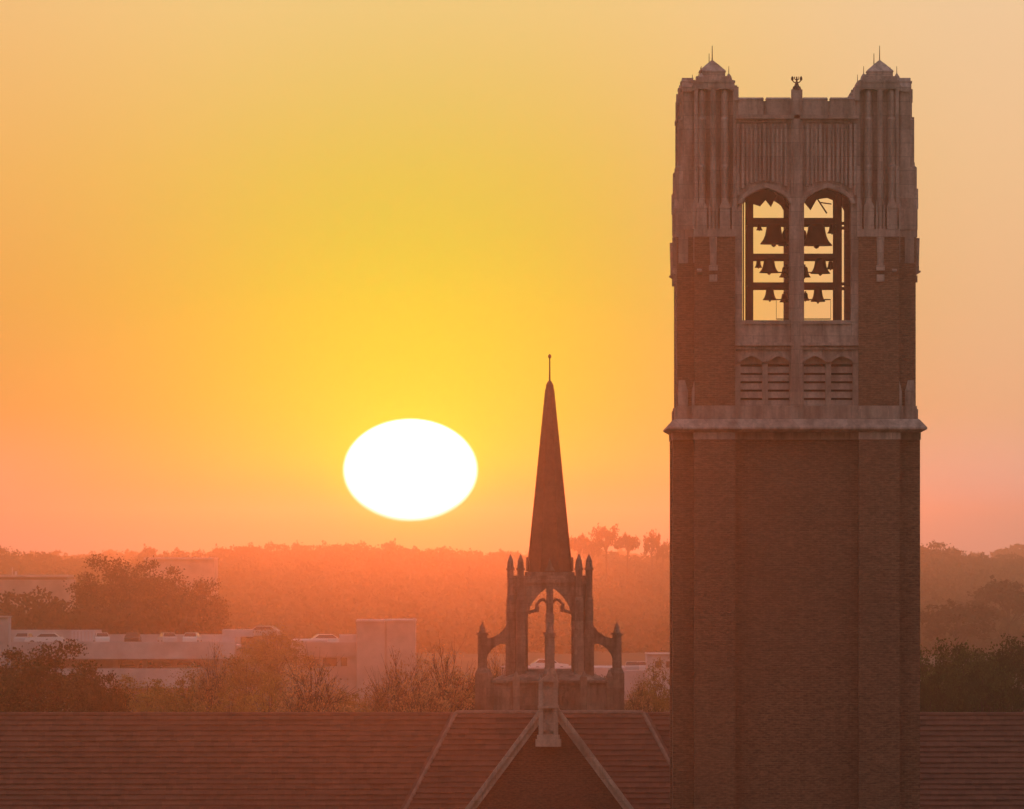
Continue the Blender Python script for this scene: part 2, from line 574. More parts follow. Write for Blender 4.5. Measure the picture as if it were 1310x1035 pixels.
for k in range(4):
    # corner pier (brick, upper stage) with its stone plinth and outer pinnacle
    R = ROT[k]
    x0, x1, xo = u(79), u(131), u(153)
    brick = MB()
    brick.M = R
    brick.plan([(x0, -u(153)), (x1, -u(153)), (x1, -u(131)), (xo, -u(131)), (xo, -u(79)), (x0, -u(79))], tz(540), tz(300))
    pier = brick.build("corner_pier", M_BRICK, tower)
    s = MB()
    s.M = R
    s.plan([(u(78), -u(156)), (u(133), -u(156)), (u(133), -u(133)), (u(156), -u(133)), (u(156), -u(78)), (u(78), -u(78))], tz(546.5), tz(523))
    s.plan([(u(78.6), -u(154.6)), (u(132), -u(154.6)), (u(132), -u(132)), (u(154.6), -u(132)), (u(154.6), -u(78.6)), (u(78.6), -u(78.6))], tz(523), tz(519))
    s.build("plinth", M_STONE, pier)
    s = MB()
    s.M = R
    for Q in (R, R @ FLIP):
        s.M = Q
        ax, ay = 145.0, -126.0
        q4 = lambda w0, w1, d0, d1, z: [(u(ax - w0), u(ay - d0), z), (u(ax + w1), u(ay - d0), z), (u(ax + w1), u(ay + d1), z), (u(ax - w0), u(ay + d1), z)]
        s.loft([q4(6, 6.8, 8.3, 7, tz(540)), q4(6, 6.8, 8.3, 7, tz(500)), q4(2, 6, 5, 6, tz(486)), q4(-2, 5, 2, 4, tz(468))])
    s.build("corner_pinnacle", M_STONE, pier)

    # stone turret above
    t = MB()
    t.M = R

    def L(inn, fr, out_, zl, zh, nt):
        t.plan([(u(inn), -u(fr)), (u(out_ - nt), -u(fr)), (u(out_ - nt), -u(out_ - nt)), (u(fr), -u(out_ - nt)), (u(fr), -u(inn)), (u(inn), -u(inn))], zl, zh)
    fr = 133.0
    # core (front recess plane), then the outer strips stepping in as they rise
    core = [(u(76), -u(fr)), (u(131), -u(fr)), (u(131), -u(131)), (u(fr), -u(131)), (u(fr), -u(76)), (u(76), -u(76))]
    t.plan(core, tz(300), tz(108))
    for Q in (R, R @ FLIP):
        t.M = Q
        t.box(u(79.5), u(129.5), -u(147.5), -u(fr - 2), tz(113), tz(103))
        t.box(u(78.8), u(130.2), -u(148.4), -u(fr - 2), tz(105), tz(102.3))
    t.M = R
    # band at the foot
    t.plan([(u(77), -u(155)), (u(132), -u(155)), (u(132), -u(132)), (u(155), -u(132)), (u(155), -u(77)), (u(77), -u(77))], tz(302.5), tz(293))
    # outer strip drop under the band
    for flip in (0, 1):
        pts = [(u(139), -u(132.5)), (u(151), -u(132.5)), (u(151), -u(121)), (u(139), -u(121))]
        if flip:
            pts = [(-y, -x) for x, y in pts][::-1]
        t.plan(pts, tz(336), tz(302.6))
    # fillets framing the pilasters on both outer faces
    for Q in (R, R @ FLIP):
        t.M = Q
        for c in (79.5, 129.0):
            t.box(u(c - 2.4), u(c + 2.0), -u(146), -u(fr - 1), tz(293), tz(112))
            t.box(u(c - 2.5), u(c + 2.1), -u(151), -u(fr - 1), tz(293.1), tz(212))
        for c in (92.2, 121.8):
            t.elev([(u(c - 12.5), tz(116)), (u(c - 7.2), tz(114)), (u(c), tz(108.5)), (u(c + 7.2), tz(114)), (u(c + 12.5), tz(116)), (u(c + 12.5), tz(110)), (u(c + 3), tz(98)), (u(c - 3), tz(98)), (u(c - 12.5), tz(110))], -u(146.6), -u(fr - 1))
    t.M = R
    # stepped head of the turret
    for (h, zl, zh, c) in ((25.5, 111, 101, 106), (21, 101, 96, 107.5), (16.5, 96, 90.5, 107.5)):
        t.box(u(c - h), u(c + h), -u(c + h + 1), -u(c - h), tz(zl), tz(zh)) if h > 22 else t.box(u(c - h), u(c + h), -u(c + h), -u(c - h), tz(zl), tz(zh))
    t.box(u(74.5), u(80), -u(151), -u(76), tz(128), tz(110.5))
    t.box(u(76), u(151), -u(80), -u(74.5), tz(128), tz(110.5))
    tur = t.build("corner_turret", M_STONE, tower)

    # attached pilasters with round heads and gabled tabernacles at their feet
    for Q in (R, R @ FLIP):
        for c in (92.2, 121.8):
            s = MB()
            s.M = Q
            n = 7
            ring = lambda z, r, yo: [(u(c + r * math.cos(math.pi + math.pi * i / n)), -u(fr - 0.5) + u(yo * math.sin(math.pi + math.pi * i / n)), z) for i in range(n + 1)]
            s.loft([ring(tz(262), 6, 22.8), ring(tz(213), 6, 22.8), ring(tz(210), 5.8, 19.4), ring(tz(152), 5.8, 19.4), ring(tz(149), 5.6, 14.2), ring(tz(121), 5.6, 14.0), ring(tz(117), 5, 13), ring(tz(114), 3.6, 11), ring(tz(112.5), 1.5, 8)])
            s.box(u(c - 6.6), u(c + 6.6), -u(155.5), -u(fr - 1), tz(293), tz(266))
            s.elev([(u(c - 7.4), tz(266)), (u(c + 7.4), tz(266)), (u(c + 2), tz(254)), (u(c), tz(240)), (u(c - 2), tz(254))], -u(156.4), -u(fr - 1))
            for dx in (-10.2, 10.2):
                s.box(u(c + dx - 1.3), u(c + dx + 1.3), -u(154), -u(fr - 1), tz(293), tz(266))
                s.frustum(u(c + dx), -u(152.5), tz(266), tz(256), u(1.9), u(0.2), 4)
            s.build("pilaster", M_STONE, tur)
        s = MB()
        s.M = Q
        s.frustum(u(107), -u(149), tz(338), tz(206), u(4.2), u(4.0), 8)
        s.frustum(u(107), -u(143.6), tz(207), tz(122), u(4.0), u(3.8), 8)
        s.box(u(105), u(109), -u(143), -u(fr - 1), tz(302), tz(116))
        s.frustum(u(107), -u(144), tz(122), tz(100), u(4.4), u(0.6), 8)
        s.frustum(u(107), -u(154), tz(342), tz(303), u(4.2), u(5.3), 8)
        s.box(u(101.5), u(112.5), -u(158), -u(150), tz(346), tz(339))
        s.box(u(102), u(112), -u(156), -u(150), tz(360), tz(351))
        s.build("colonnette", M_STONE, tur)
    s = MB()
    s.M = R
    pyr = lambda h, z: [(u(107.5 + a * h), -u(107.5 + bb * h), z) for a, bb in ((-1, 1), (1, 1), (1, -1), (-1, -1))]
    s.loft([pyr(15.5, tz(91)), pyr(17.5, tz(90)), pyr(17, tz(88.6)), pyr(8, tz(80.5)), pyr(2.5, tz(76)), pyr(0.8, tz(74.6))])
    for c, Q in ((86.5, R), (129, R), (86.5, R @ FLIP)):
        s.M = Q
        s.frustum(u(c), -u(122), tz(101), tz(96), u(5), u(3.5), 8)
        s.frustum(u(c), -u(122), tz(96), tz(92), u(3.4), u(0.6), 8)
    s.build("turret_cap", M_STONE, tur)
    s = MB()
    s.M = R
    s.frustum(u(107.5), -u(107.5), tz(76), tz(56), u(0.75), u(0.4), 6)
    s.build("lightning_rod", M_ROD, tur)
    for c, Q in ((86.5, R), (129, R), (86.5, R @ FLIP)):
        s = MB()
        s.M = Q
        s.frustum(u(c), -u(122), tz(94), tz(83), u(0.6), u(0.35), 6)
        s.build("lightning_rod", M_ROD, tur)
    for flip in (0, 1):
        s = MB()
        s.M = R
        pts = [(u(150), tz(350)), (u(152), tz(352)), (u(159.5), tz(347.5)), (u(159.5), tz(345.5)), (u(150), tz(343))]
        if flip:
            s.M = R @ FLIP
        s.elev(pts, -u(128), -u(122))
        s.build("gargoyle", M_STONE, pier)


def arch_pts(a, b_, zs, za, n=9, sharp=0.62):
    """arched head from (a,zs) over the apex to (b_,zs)"""
    mid = (a + b_) / 2
    out = []
    for i in range(2 * n + 1):
        tt = i / (2 * n)
        x = a + (b_ - a) * tt
        d = min(abs(x - mid) / (mid - a), 1.0)
        out.append((x, zs + (za - zs) * ((1 - d ** 2.0) ** 0.5 * sharp + (1 - d) * (1 - sharp))))
    return out


WF, WB = 145.0, 124.0              # belfry wall faces
OPEN = [(-69.5, -9.5), (9.5, 69.5)]
LOUV = [(-72, -44), (-37, -9), (9, 37), (44, 72)]
for k in range(4):
    R = ROT[k]
    s = MB()
    s.M = R
    y0, y1 = -u(WF), -u(WB)
    zt, zo, zb, zl0, zl1 = tz(131), tz(410), tz(548), tz(463), tz(519)
    # jambs and mullion
    for a, c in ((-79, -69.5), (-9.5, 9.5), (69.5, 79)):
        s.box(u(a), u(c), y0, y1, zo, zt)
    for a, c in OPEN:
        ap = arch_pts(u(a), u(c), tz(260), tz(241))
        s.elev([(u(a), zt)] + ap + [(u(c), zt)], y0, y1)
    # panel under the openings, with four louvred lights
    s.box(u(-79), u(79), y0, y1, tz(452), zo)
    s.box(u(-79), u(79), y0, y1, zb, zl1)
    edges = [-79] + [e for p in LOUV for e in p] + [79]
    for i in range(0, len(edges), 2):
        s.box(u(edges[i]), u(edges[i + 1]), y0, y1, zl1, tz(452))
    for a, c in LOUV:
        ap = arch_pts(u(a), u(c), zl0, tz(454.5), 6, 0.4)
        s.elev([(u(a), tz(452))] + ap + [(u(c), tz(452))], y0, y1)
    wall = s.build("belfry_wall", M_STONE, tower)
    for a, c in LOUV:
        s = MB()
        s.M = R
        s.elev([(u(a), tz(465.5))] + arch_pts(u(a), u(c), zl0, tz(454.5), 6, 0.4) + [(u(c), tz(465.5))], y0 + u(5), y0 + u(11))
        for i in range(5):
            zz1, zz0 = tz(468.6 + i * 10.7), tz(476.6 + i * 10.7)      # a slat's two edges; open dark slots between
            s.add([(u(a), y0 + u(4.5), zz0), (u(c), y0 + u(4.5), zz0), (u(c), y0 + u(7), zz1), (u(a), y0 + u(7), zz1),
                   (u(a), y0 + u(8), zz0), (u(c), y0 + u(8), zz0), (u(c), y0 + u(10), zz1), (u(a), y0 + u(10), zz1)],
                  [(0, 1, 2, 3), (7, 6, 5, 4), (0, 4, 5, 1), (1, 5, 6, 2), (2, 6, 7, 3), (3, 7, 4, 0)])
        lv = s.build("louvre_window", M_STONE, wall)
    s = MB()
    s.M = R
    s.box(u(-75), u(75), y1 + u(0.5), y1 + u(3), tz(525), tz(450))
    s.build("louvre_shade_sheet", M_DARK, wall)  # near-black sheet, its colour standing in for the unlit chamber behind the slots
    # string courses, hoods, ribs
    for (hw_, out_w, za_, zb_) in ((79, 7, 442, 438), (79, 3, 447, 443.5), (70, 2.2, 414, 409.4), (79, 8, 151.5, 146.5), (79, 3, 156, 152.5)):
        s = MB()
        s.M = R
        s.box(u(-hw_), u(hw_), y0 - u(out_w), y0 - u(0.1), tz(za_), tz(zb_))
        s.build("string_course", M_STONE, wall)
    for a, c in LOUV:
        s = MB()
        s.M = R
        s.elev(arch_pts(u(a - 4), u(c + 4), zl0, tz(449.5), 6, 0.35) + arch_pts(u(a + .6), u(c - .6), zl0, tz(455), 6, 0.4)[::-1], y0 - u(3.5), y0 - u(0.12))
        s.build("louvre_hood", M_STONE, wall)
    for a, c in OPEN:
        s = MB()
        s.M = R
        o_ = arch_pts(u(a - 6), u(c + 6), tz(260), tz(233.5))
        i_ = arch_pts(u(a - 1.2), u(c + 1.2), tz(260), tz(239.5))
        s.elev(o_ + i_[::-1], y0 - u(6.5), y0 - u(0.15))
        s.build("hood_mould", M_STONE, wall)
    s = MB()
    s.M = R
    for sg in (-1, 1):
        for j, (uu, wd) in enumerate(((14, 1.6), (19.5, 1.0), (25, 1.0), (30.5, 1.8), (36, 1.0), (41.5, 1.8), (47, 1.0), (52.5, 1.8), (58, 1.0), (63.5, 1.0), (69, 1.8), (75, 1.6))):
            d = min(abs(uu - 39.5) / 36.0, 1.0)
            ylow = 236 + 22 * (1 - math.sqrt(max(0, 1 - d * d)))- 5
            s.box(u(sg * uu - wd), u(sg * uu + wd), y0 - u(5.5 if wd > 1.2 else 4.0), y0 - u(0.1), tz(ylow), tz(158 if wd > 1.2 else 164))
    s.build("tracery_panel", M_STONE, wall)
    s = MB()
    s.M = R
    s.box(u(-7.2), u(7.2), y0 - u(5.8), y0 - u(0.2), tz(547), tz(114))
    s.box(u(-4), u(4), y0 - u(8), y0 - u(5.85), tz(519), tz(124))
    s.box(u(-8.6), u(8.6), y0 - u(6.8), y0 - u(0.25), tz(547), tz(521))
    s.build("centre_buttress", M_STONE, wall)
    s = MB()
    s.M = R
    s.box(u(-78), u(78), y0 + u(2), y1, tz(131), tz(128.5))
    for a, c in ((-75, -42.5), (-39.5, -7.6), (7.6, 39.5), (42.5, 75)):
        s.box(u(a), u(c), y0 - u(3), y1 - u(2), tz(146.4), tz(126.5))
        s.loft([[(u(a - .6), y0 - u(4), tz(126.5)), (u(c + .6), y0 - u(4), tz(126.5)), (u(c + .6), y1 - u(1), tz(126.5)), (u(a - .6), y1 - u(1), tz(126.5))],
                [(u(a + .6), y0, tz(124)), (u(c - .6), y0, tz(124)), (u(c - .6), y1 - u(3), tz(124)), (u(a + .6), y1 - u(3), tz(124))]])
    s.build("parapet", M_STONE, wall)
    if k in (0,):
        s = MB()
        s.M = R
        yc = y0 - u(1)
        s.frustum(0, yc, tz(114.5), tz(110), u(6.5), u(5), 8)
        s.frustum(0, yc, tz(110), tz(104), u(3.6), u(1.6), 8)
        s.frustum(0, yc, tz(104), tz(97.5), u(1.3), u(1.0), 6)
        for sg in (-1, 1):
            s.tube([(0, yc, tz(106)), (u(3.5 * sg), yc, tz(104.5)), (u(5.6 * sg), yc, tz(102))], u(0.8))
            s.lathe(u(5.6 * sg), yc, [(u(.5), tz(103)), (u(1.7), tz(101)), (u(1.5), tz(98.5)), (u(.3), tz(96.8))], 8)
            s.tube([(0, yc, tz(102)), (u(2.6 * sg), yc, tz(100.5)), (u(2.8 * sg), yc, tz(97.5))], u(0.7))
        s.build("finial", M_ROD, wall)

# floors and inner frame
s = MB()
s.box(-u(123.5), u(123.5), -u(123.5), u(123.5), tz(440), tz(413))
s.build("belfry_floor", M_CONC2, tower)
s = MB()
s.box(-u(123.5), u(123.5), -u(123.5), u(123.5), tz(232), tz(170))
s.build("belfry_ceiling", M_CONC2, tower)
s = MB()
CXS, CYS = (-57.5, 56.5), (-70, 70)
for cx in CXS:
    for cy in CYS:
        s.box(u(cx - 3.6), u(cx + 3.6), u(cy - 3.6), u(cy + 3.6), tz(413), tz(232))
for cy in CYS:
    for (a, c) in ((283.5, 276), (328, 322), (365.5, 359)):
        s.box(u(-60), u(60), u(cy - 3), u(cy + 3), tz(a), tz(c))
for cx in CXS:
    for (a, c) in ((284, 277), (366, 360)):
        s.box(u(cx - 2.4), u(cx + 2.4), u(-70), u(70), tz(a), tz(c))
# diagonal ties and small clamps
for pts in ([(-57, 232), (-36, 232), (-24, 247), (-31, 262), (-38, 253), (-45, 261), (-57, 257)], [(57, 232), (22, 232), (11, 255), (20, 266), (28, 252), (42, 250), (57, 255)],
            [(-22, 232), (20, 232), (8, 262), (-9, 264)]):
    s.elev([(u(x), tz(y)) for x, y in pts], -u(66), -u(62))
s.tube([(u(28), -u(64), tz(250)), (u(41), -u(64), tz(270))], u(1.1), 6)
s.tube([(u(33), -u(64), tz(256)), (u(47), -u(64), tz(258))], u(0.9), 6)
for zz in (283, 289, 361, 367):
    for xx in (-62.5, 61.5):
        s.box(u(xx - 1.7), u(xx + 1.7), u(-72), u(-66), tz(zz + 2), tz(zz - 2))
s.build("bell_frame", M_STEEL, tower)
s = MB()
s.box(u(-68.4), u(-66.8), u(-120), u(-118), tz(413), tz(232))
s.box(u(51), u(52.2), u(-90), u(-88), tz(413), tz(248))
for (x0_, x1_, zz) in ((-24, 46, 406),):
    s.tube([(u(x0_), u(-60), tz(zz)), (u(x1_), u(-60), tz(zz))], u(0.8), 6)
    s.tube([(u(x0_), u(-60), tz(382)), (u(x0_), u(-60), tz(zz))], u(0.3), 5)
    s.tube([(u(x1_), u(-60), tz(382)), (u(x1_), u(-60), tz(zz))], u(0.3), 5)
for (x0_, x1_, zz) in ((-30, 0, 346), (12, 36, 346), (-30, 46, 381)):
    s.tube([(u(x0_), u(-62), tz(zz)), (u(x1_), u(-62), tz(zz))], u(0.9), 6)
s.build("clapper_rod", M_STEEL, tower)

# the bells
BELLS = [  # cx, lip y, height px, lip radius px, depth, label
    (-27.5, 310, 29, 17.5, -68, "big bronze bell on the top row of the belfry, behind the opening nearer the spire"),
    (27.5, 312, 30, 20.5, -68, "largest dark bronze bell on the top row, in the belfry opening away from the spire"),
    (-46, 292, 9, 4.2, -68, "tiny bell beside the belfry post, next to the big bell nearer the spire"),
    (47.5, 296, 13, 6, -68, "small bell by the belfry post, next to the largest bell"),
    (-33.5, 347, 20, 12.8, -68, "medium bell on the middle row, in the belfry opening nearer the spire"),
    (32.5, 348, 21, 13, -68, "medium bell on the middle row, in the belfry opening away from the spire"),
    (-11, 352, 15, 9, -40, "half hidden bell beside the middle bar of the belfry, toward the spire"),
    (12.5, 352, 15, 8.5, -40, "half hidden bell on the middle row, just past the belfry mullion"),
    (-32.5, 382, 17, 9.2, -68, "small bell with flared lip on the lowest row, toward the spire"),
    (29.5, 384, 20, 9.5, -68, "small bell on the lowest row, away from the spire"),
    (-9, 311, 22, 12, -30, "bell mostly hidden behind the belfry mullion on the top row, toward the spire"),
    (10, 309, 20, 11, -20, "bell half hidden on the top row, just past the mullion"),
    (46, 342, 11, 5.5, -60, "little bell by the far post on the middle row"),
    (-47, 340, 10, 5, -60, "little bell by the post on the middle row, toward the spire"),
    (14, 382, 11, 5.5, -40, "little bell on the lowest row, close to the mullion, away from the spire"),
    (-13, 384, 12, 6.5, -40, "smallest bell of the lowest row, peeking out beside the mullion"),
]
BGROUP = "bronze bells hung in the belfry"
tx, ty = tower.location.x, tower.location.y
for (cx, ly, hh, r, dy, lab) in BELLS:
    bell = thing("bell", lab, "bell", (tx + u(cx), ty + u(dy), tz(ly)), 0, BGROUP)
    hm, rm = u(hh), u(r)
    s = MB()
    s.lathe(0, 0, [(rm * 0.9, 0.02), (rm, 0.0), (rm * 0.97, hm * 0.06), (rm * 0.78, hm * 0.2), (rm * 0.64, hm * 0.4), (rm * 0.56, hm * 0.65),
                   (rm * 0.52, hm * 0.82), (rm * 0.4, hm * 0.92), (rm * 0.12, hm * 0.97)], 18)
    s.build("bell_body", M_BRONZE, bell, smooth=True)
    s = MB()
    s.box(-rm * 0.2, rm * 0.2, -rm * 0.12, rm * 0.12, hm * 0.93, hm * 1.12)
    s.build("crown", M_STEEL, bell)
    s = MB()
    s.tube([(0, 0, hm * 0.8), (0, 0, 0)], rm * 0.06, 6)
    s.lathe(0, 0, [(rm * 0.05, -hm * 0.12), (rm * 0.17, -hm * 0.06), (rm * 0.17, hm * 0.02), (rm * 0.05, hm * 0.08)], 8)
    s.build("clapper", M_STEEL, bell)

# ------------------------------------------------------------------ the auditorium
AD = 440.0                         # distance of its ridge
AS = F / AD
hall = thing("auditorium", "long brick auditorium with clay tile roof, stone edged gable and open stone spire lantern", "auditorium",
             ((703.5 - CX) / AS, AD, 0.0))
HX = hall.location.x
a_ = lambda px, D=AD: (px - CX) * D / F - HX       # local x
az_ = lambda py, D=AD: ZC + (HY - py) * D / F
RZ = az_(914.5)                                   # ridge height
PITCH = rad(52)
EAVE = 11.0


def slope_courses(mb, xl, xr, zr, yr, ze, step=0.217, xl_d=0.0, xr_d=0.0, seed=1, thick=0.075):
    """tile courses facing -y from the ridge (yr, zr) down to ze; the ends move out by xl_d/xr_d per metre of fall"""
    rnd = random.Random(seed)
    n = int((zr - ze) / step)
    tan = math.tan(PITCH)
    for i in range(n):
        z1, z0 = zr - i * step, zr - (i + 1) * step
        y1, y0 = yr - (zr - z1) / tan, yr - (zr - z0) / tan
        la, lb = xl - xl_d * (zr - z1), xl - xl_d * (zr - z0)
        ra, rb = xr + xr_d * (zr - z1), xr + xr_d * (zr - z0)
        seg = max(1, int((ra - la) / 0.85))
        for k in range(seg):
            j = rnd.uniform(-0.03, 0.03)
            t0, t1 = k / seg, (k + 1) / seg
            p = lambda A, B, t: A + (B - A) * t
            o = thick + j
            bt = 0.05
            mb.add([(p(lb, rb, t0), y0 - o, z0 + bt), (p(lb, rb, t1), y0 - o, z0 + bt), (p(la, ra, t1), y1, z1 + 0.02), (p(la, ra, t0), y1, z1 + 0.02),
                    (p(lb, rb, t0), y0 - o, z0), (p(lb, rb, t1), y0 - o, z0), (p(lb, rb, t0), y0 + 0.05, z0), (p(lb, rb, t1), y0 + 0.05, z0)],
                   [(0, 1, 2, 3), (4, 5, 1, 0), (6, 7, 5, 4)])


LX, RX = -56.0, 48.0
s = MB()
slope_courses(s, LX, RX, RZ, 0.0, EAVE, seed=3)
dy = (RZ - EAVE) / math.tan(PITCH)
s.add([(LX, 0, RZ + .02), (RX, 0, RZ + .02), (RX, dy, EAVE), (LX, dy, EAVE)], [(0, 1, 2, 3)])
roof = s.build("roof", M_TILE, hall)
s = MB()
s.tube([(LX, 0, RZ), (RX, 0, RZ)], 0.11, 8)
s.build("ridge_tile", M_TILE, roof)
s = MB()
# side walls and gabled ends
s.box(LX + .3, RX - .3, -dy + 0.7, dy - 0.7, 0, EAVE + 0.05)
for xx in (LX + .3, RX - .9):
    s.loft([[(xx, -dy + .9, EAVE), (xx, dy - .9, EAVE), (xx, 0, RZ - 0.4)], [(xx + .6, -dy + .9, EAVE), (xx + .6, dy - .9, EAVE), (xx + .6, 0, RZ - 0.4)]])
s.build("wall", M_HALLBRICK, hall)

# hipped centre block, standing forward of the long slope
FW = 0.75
hzl = az_(912)
s = MB()
slope_courses(s, a_(584), a_(822), hzl, -FW, EAVE - 0.5, xl_d=0.53, xr_d=0.53, seed=5)
tanp = math.tan(PITCH)
for sg, xx in ((-1, a_(584)), (1, a_(822))):
    zb = EAVE - 0.5
    fall = hzl - zb
    xb = xx + sg * 0.53 * fall
    s.add([(xx, -FW, hzl), (xb, -FW - fall / tanp, zb), (xb + sg * .3, -fall / tanp + .2, zb), (xx + sg * .3, 0.2, hzl)], [(0, 1, 2, 3)])
s.add([(a_(584), -FW, hzl), (a_(822), -FW, hzl), (a_(822), FW, hzl), (a_(584), FW, hzl)], [(0, 1, 2, 3)])
croof = s.build("hipped_roof", M_TILE, hall)
s = MB()
s.tube([(a_(584), -FW, hzl + .02), (a_(822), -FW, hzl + .02)], 0.10, 8)
for sg, xx in ((-1, a_(584)), (1, a_(822))):
    fall = hzl - EAVE
    pts = []
    for i in range(40):
        f_ = fall * i / 39
        pts.append((xx + sg * .53 * f_, -FW - f_ / tanp - .04, hzl - f_ + .02))
    s.tube(pts, [0.085 + 0.012 * (i % 2) for i in range(40)], 7)
s.build("hip_ridge", M_HIP, croof)

# front gable with stone coping
GY = -13.0
GD = AD + GY
gx = lambda px: a_(px, GD)
gz = lambda py: az_(py, GD)
slope_ = 0.745                      # px sideways per px of fall
apx, apy = 703.0, 894.0
hw = lambda py: (py - apy) * slope_
bot = 1300
s = MB()
s.elev([(gx(apx - hw(bot) + 10), gz(bot)), (gx(apx + hw(bot) - 10), gz(bot)), (gx(apx), gz(apy + 14))], GY, GY + 0.6)
s.box(gx(apx - hw(bot) + 10), gx(apx + hw(bot) - 10), GY, GY + 12.0, 0, gz(bot) + .01)
gable = s.build("gable_wall", M_HALLBRICK, hall)
s = MB()
for sg in (-1, 1):
    e = lambda off, py: (gx(apx + sg * (hw(py) - off)), gz(py))
    A, B_ = e(0, apy + 6), e(0, bot)
    C_, D_ = e(11, bot), e(11, apy + 6)
    s.elev([A, B_, C_, D_], GY - 0.16, GY + 0.7)
    A, B_ = e(-3, apy + 6), e(-3, bot)
    C_, D_ = e(3.2, bot), e(3.2, apy + 6)
    s.elev([A, B_, C_, D_], GY - 0.26, GY + 0.8)
s.build("coping", M_COPING, gable)
s = MB()
for sg in (-1, 1):
    s.add([(gx(apx), GY + .6, gz(apy + 20)), (gx(apx + sg * hw(bot)), GY + .6, gz(bot + 20)), (gx(apx + sg * hw(bot)), GY + 13, gz(bot + 20)), (gx(apx), GY + 13, gz(apy + 20))], [(0, 1, 2, 3)])
s.build("gable_roof", M_TILE, gable)
# carved stone block at the apex
s = MB()
bx = lambda l, r, y0_, y1_, zt_, zb_: s.box(gx(l), gx(r), y0_, y1_, gz(zb_), gz(zt_))
bx(685, 718, GY - .5, GY + .75, 945.5, 955)
bx(687, 716, GY - .42, GY + .74, 940, 945.5)
bx(689, 695, GY - .4, GY + .73, 872, 940)
bx(708, 714, GY - .4, GY + .73, 872, 940)
bx(695, 708, GY - .25, GY + .72, 868, 940)
bx(688, 715, GY - .45, GY + .74, 903, 906)
bx(693, 699, GY - .38, GY + .7, 925, 935)
bx(704, 710, GY - .38, GY + .7, 925, 935)
s.elev([(gx(688), gz(872)), (gx(715), gz(872)), (gx(707), gz(864)), (gx(703), gz(853)), (gx(699), gz(864))], GY - .42, GY + .72)
for px in (690.5, 712.5):
    s.frustum(gx(px), GY, gz(872), gz(862), .09, .01, 4)
s.build("apex_finial", M_COPING, gable)

# lantern and spire, just behind the ridge
LOFF = 2.55
KEEP = set(hall.children)
LZ = lambda py: az_(py)
l = lambda px: px / AS
oct_ = lambda A_, B2: [(-A_, -B2), (A_, -B2), (B2, -A_), (B2, A_), (A_, B2), (-A_, B2), (-B2, A_), (-B2, -A_)]
sc = lambda pts: [(l(x), l(y)) for x, y in pts]
s = MB()
s.plan(sc(oct_(43, 76)), LZ(960), LZ(874))
s.plan(sc(oct_(44.5, 79)), LZ(874), LZ(870.5))
s.plan(sc(oct_(44.5, 79)), LZ(916), LZ(909))
s.loft([[(l(x), l(y), LZ(870.4)) for x, y in oct_(42, 74)], [(l(x), l(y), LZ(857)) for x, y in oct_(30, 44)]])
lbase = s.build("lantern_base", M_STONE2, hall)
for kx, ky in oct_(43, 77):
    s = MB()
    s.box(l(kx - 4.5), l(kx + 4.5), l(ky - 4.5), l(ky + 4.5), LZ(912), LZ(866))
    s.frustum(l(kx), l(ky), LZ(866), LZ(858), l(5.2), l(1.0), 4)
    s.build("base_post", M_STONE2, lbase)
s = MB()
for k in range(4):
    s.M = ROT[k]
    for (aa, cc) in ((-37, -14), (14, 37)):
        s.box(l(aa), l(cc), -l(77.6), -l(76.1), LZ(908), LZ(905))
        s.box(l(aa), l(cc), -l(77.6), -l(76.1), LZ(880), LZ(877.5))
        for px in (aa, (aa + cc) / 2, cc):
            s.box(l(px - 1.2), l(px + 1.2), -l(77.5), -l(76.1), LZ(904.8), LZ(880.2))
        s.build("base_tracery", M_STONE2, lbase)
        s = MB()
        s.M = ROT[k]

s = MB()
for k in range(4):
    s.M = ROT[k]
    # arched face
    zt_ = LZ(738)
    aw = arch_pts(l(-28), l(28), LZ(788), LZ(750), 9, 0.6)
    s.box(l(-37), l(-28), -l(49), -l(40), LZ(868), zt_)
    s.box(l(28), l(37), -l(49), -l(40), LZ(868), zt_)
    s.elev([(l(-28), zt_)] + aw + [(l(28), zt_)], -l(49), -l(40))
    s.box(-l(4.2), l(4.2), -l(50.5), -l(42), LZ(792), LZ(748))
    # chamfer face
    s.plan(sc([(37, -49), (49, -37), (42, -31), (31, -42)]), LZ(868), zt_)
    # cusps hanging in the arch
    for sg in (-1, 1):
        s.tube([(l(sg * 27), -l(45), LZ(784)), (l(sg * 19), -l(45), LZ(782)), (l(sg * 15.5), -l(45), LZ(778)), (l(sg * 17), -l(45), LZ(774)),
                (l(sg * 13), -l(45), LZ(769)), (l(sg * 8), -l(45), LZ(767)), (l(sg * 3), -l(45), LZ(772))], [l(2), l(2.2), l(2.8), l(2), l(2), l(2), l(1.5)], 6)
        s.tube([(l(sg * 16.5), -l(45), LZ(775)), (l(sg * 16.5), -l(45), LZ(783))], [l(2.2), l(2.9)], 6)
s.M = Matrix.Identity(4)
s.plan(sc(oct_(35, 47.5)), LZ(742), LZ(736.5))
s.plan(sc(oct_(38, 51)), LZ(746.5), LZ(742))
s.plan(sc(oct_(24, 32)), LZ(736.5), LZ(732))
lant = s.build("lantern", M_STONE2, hall)
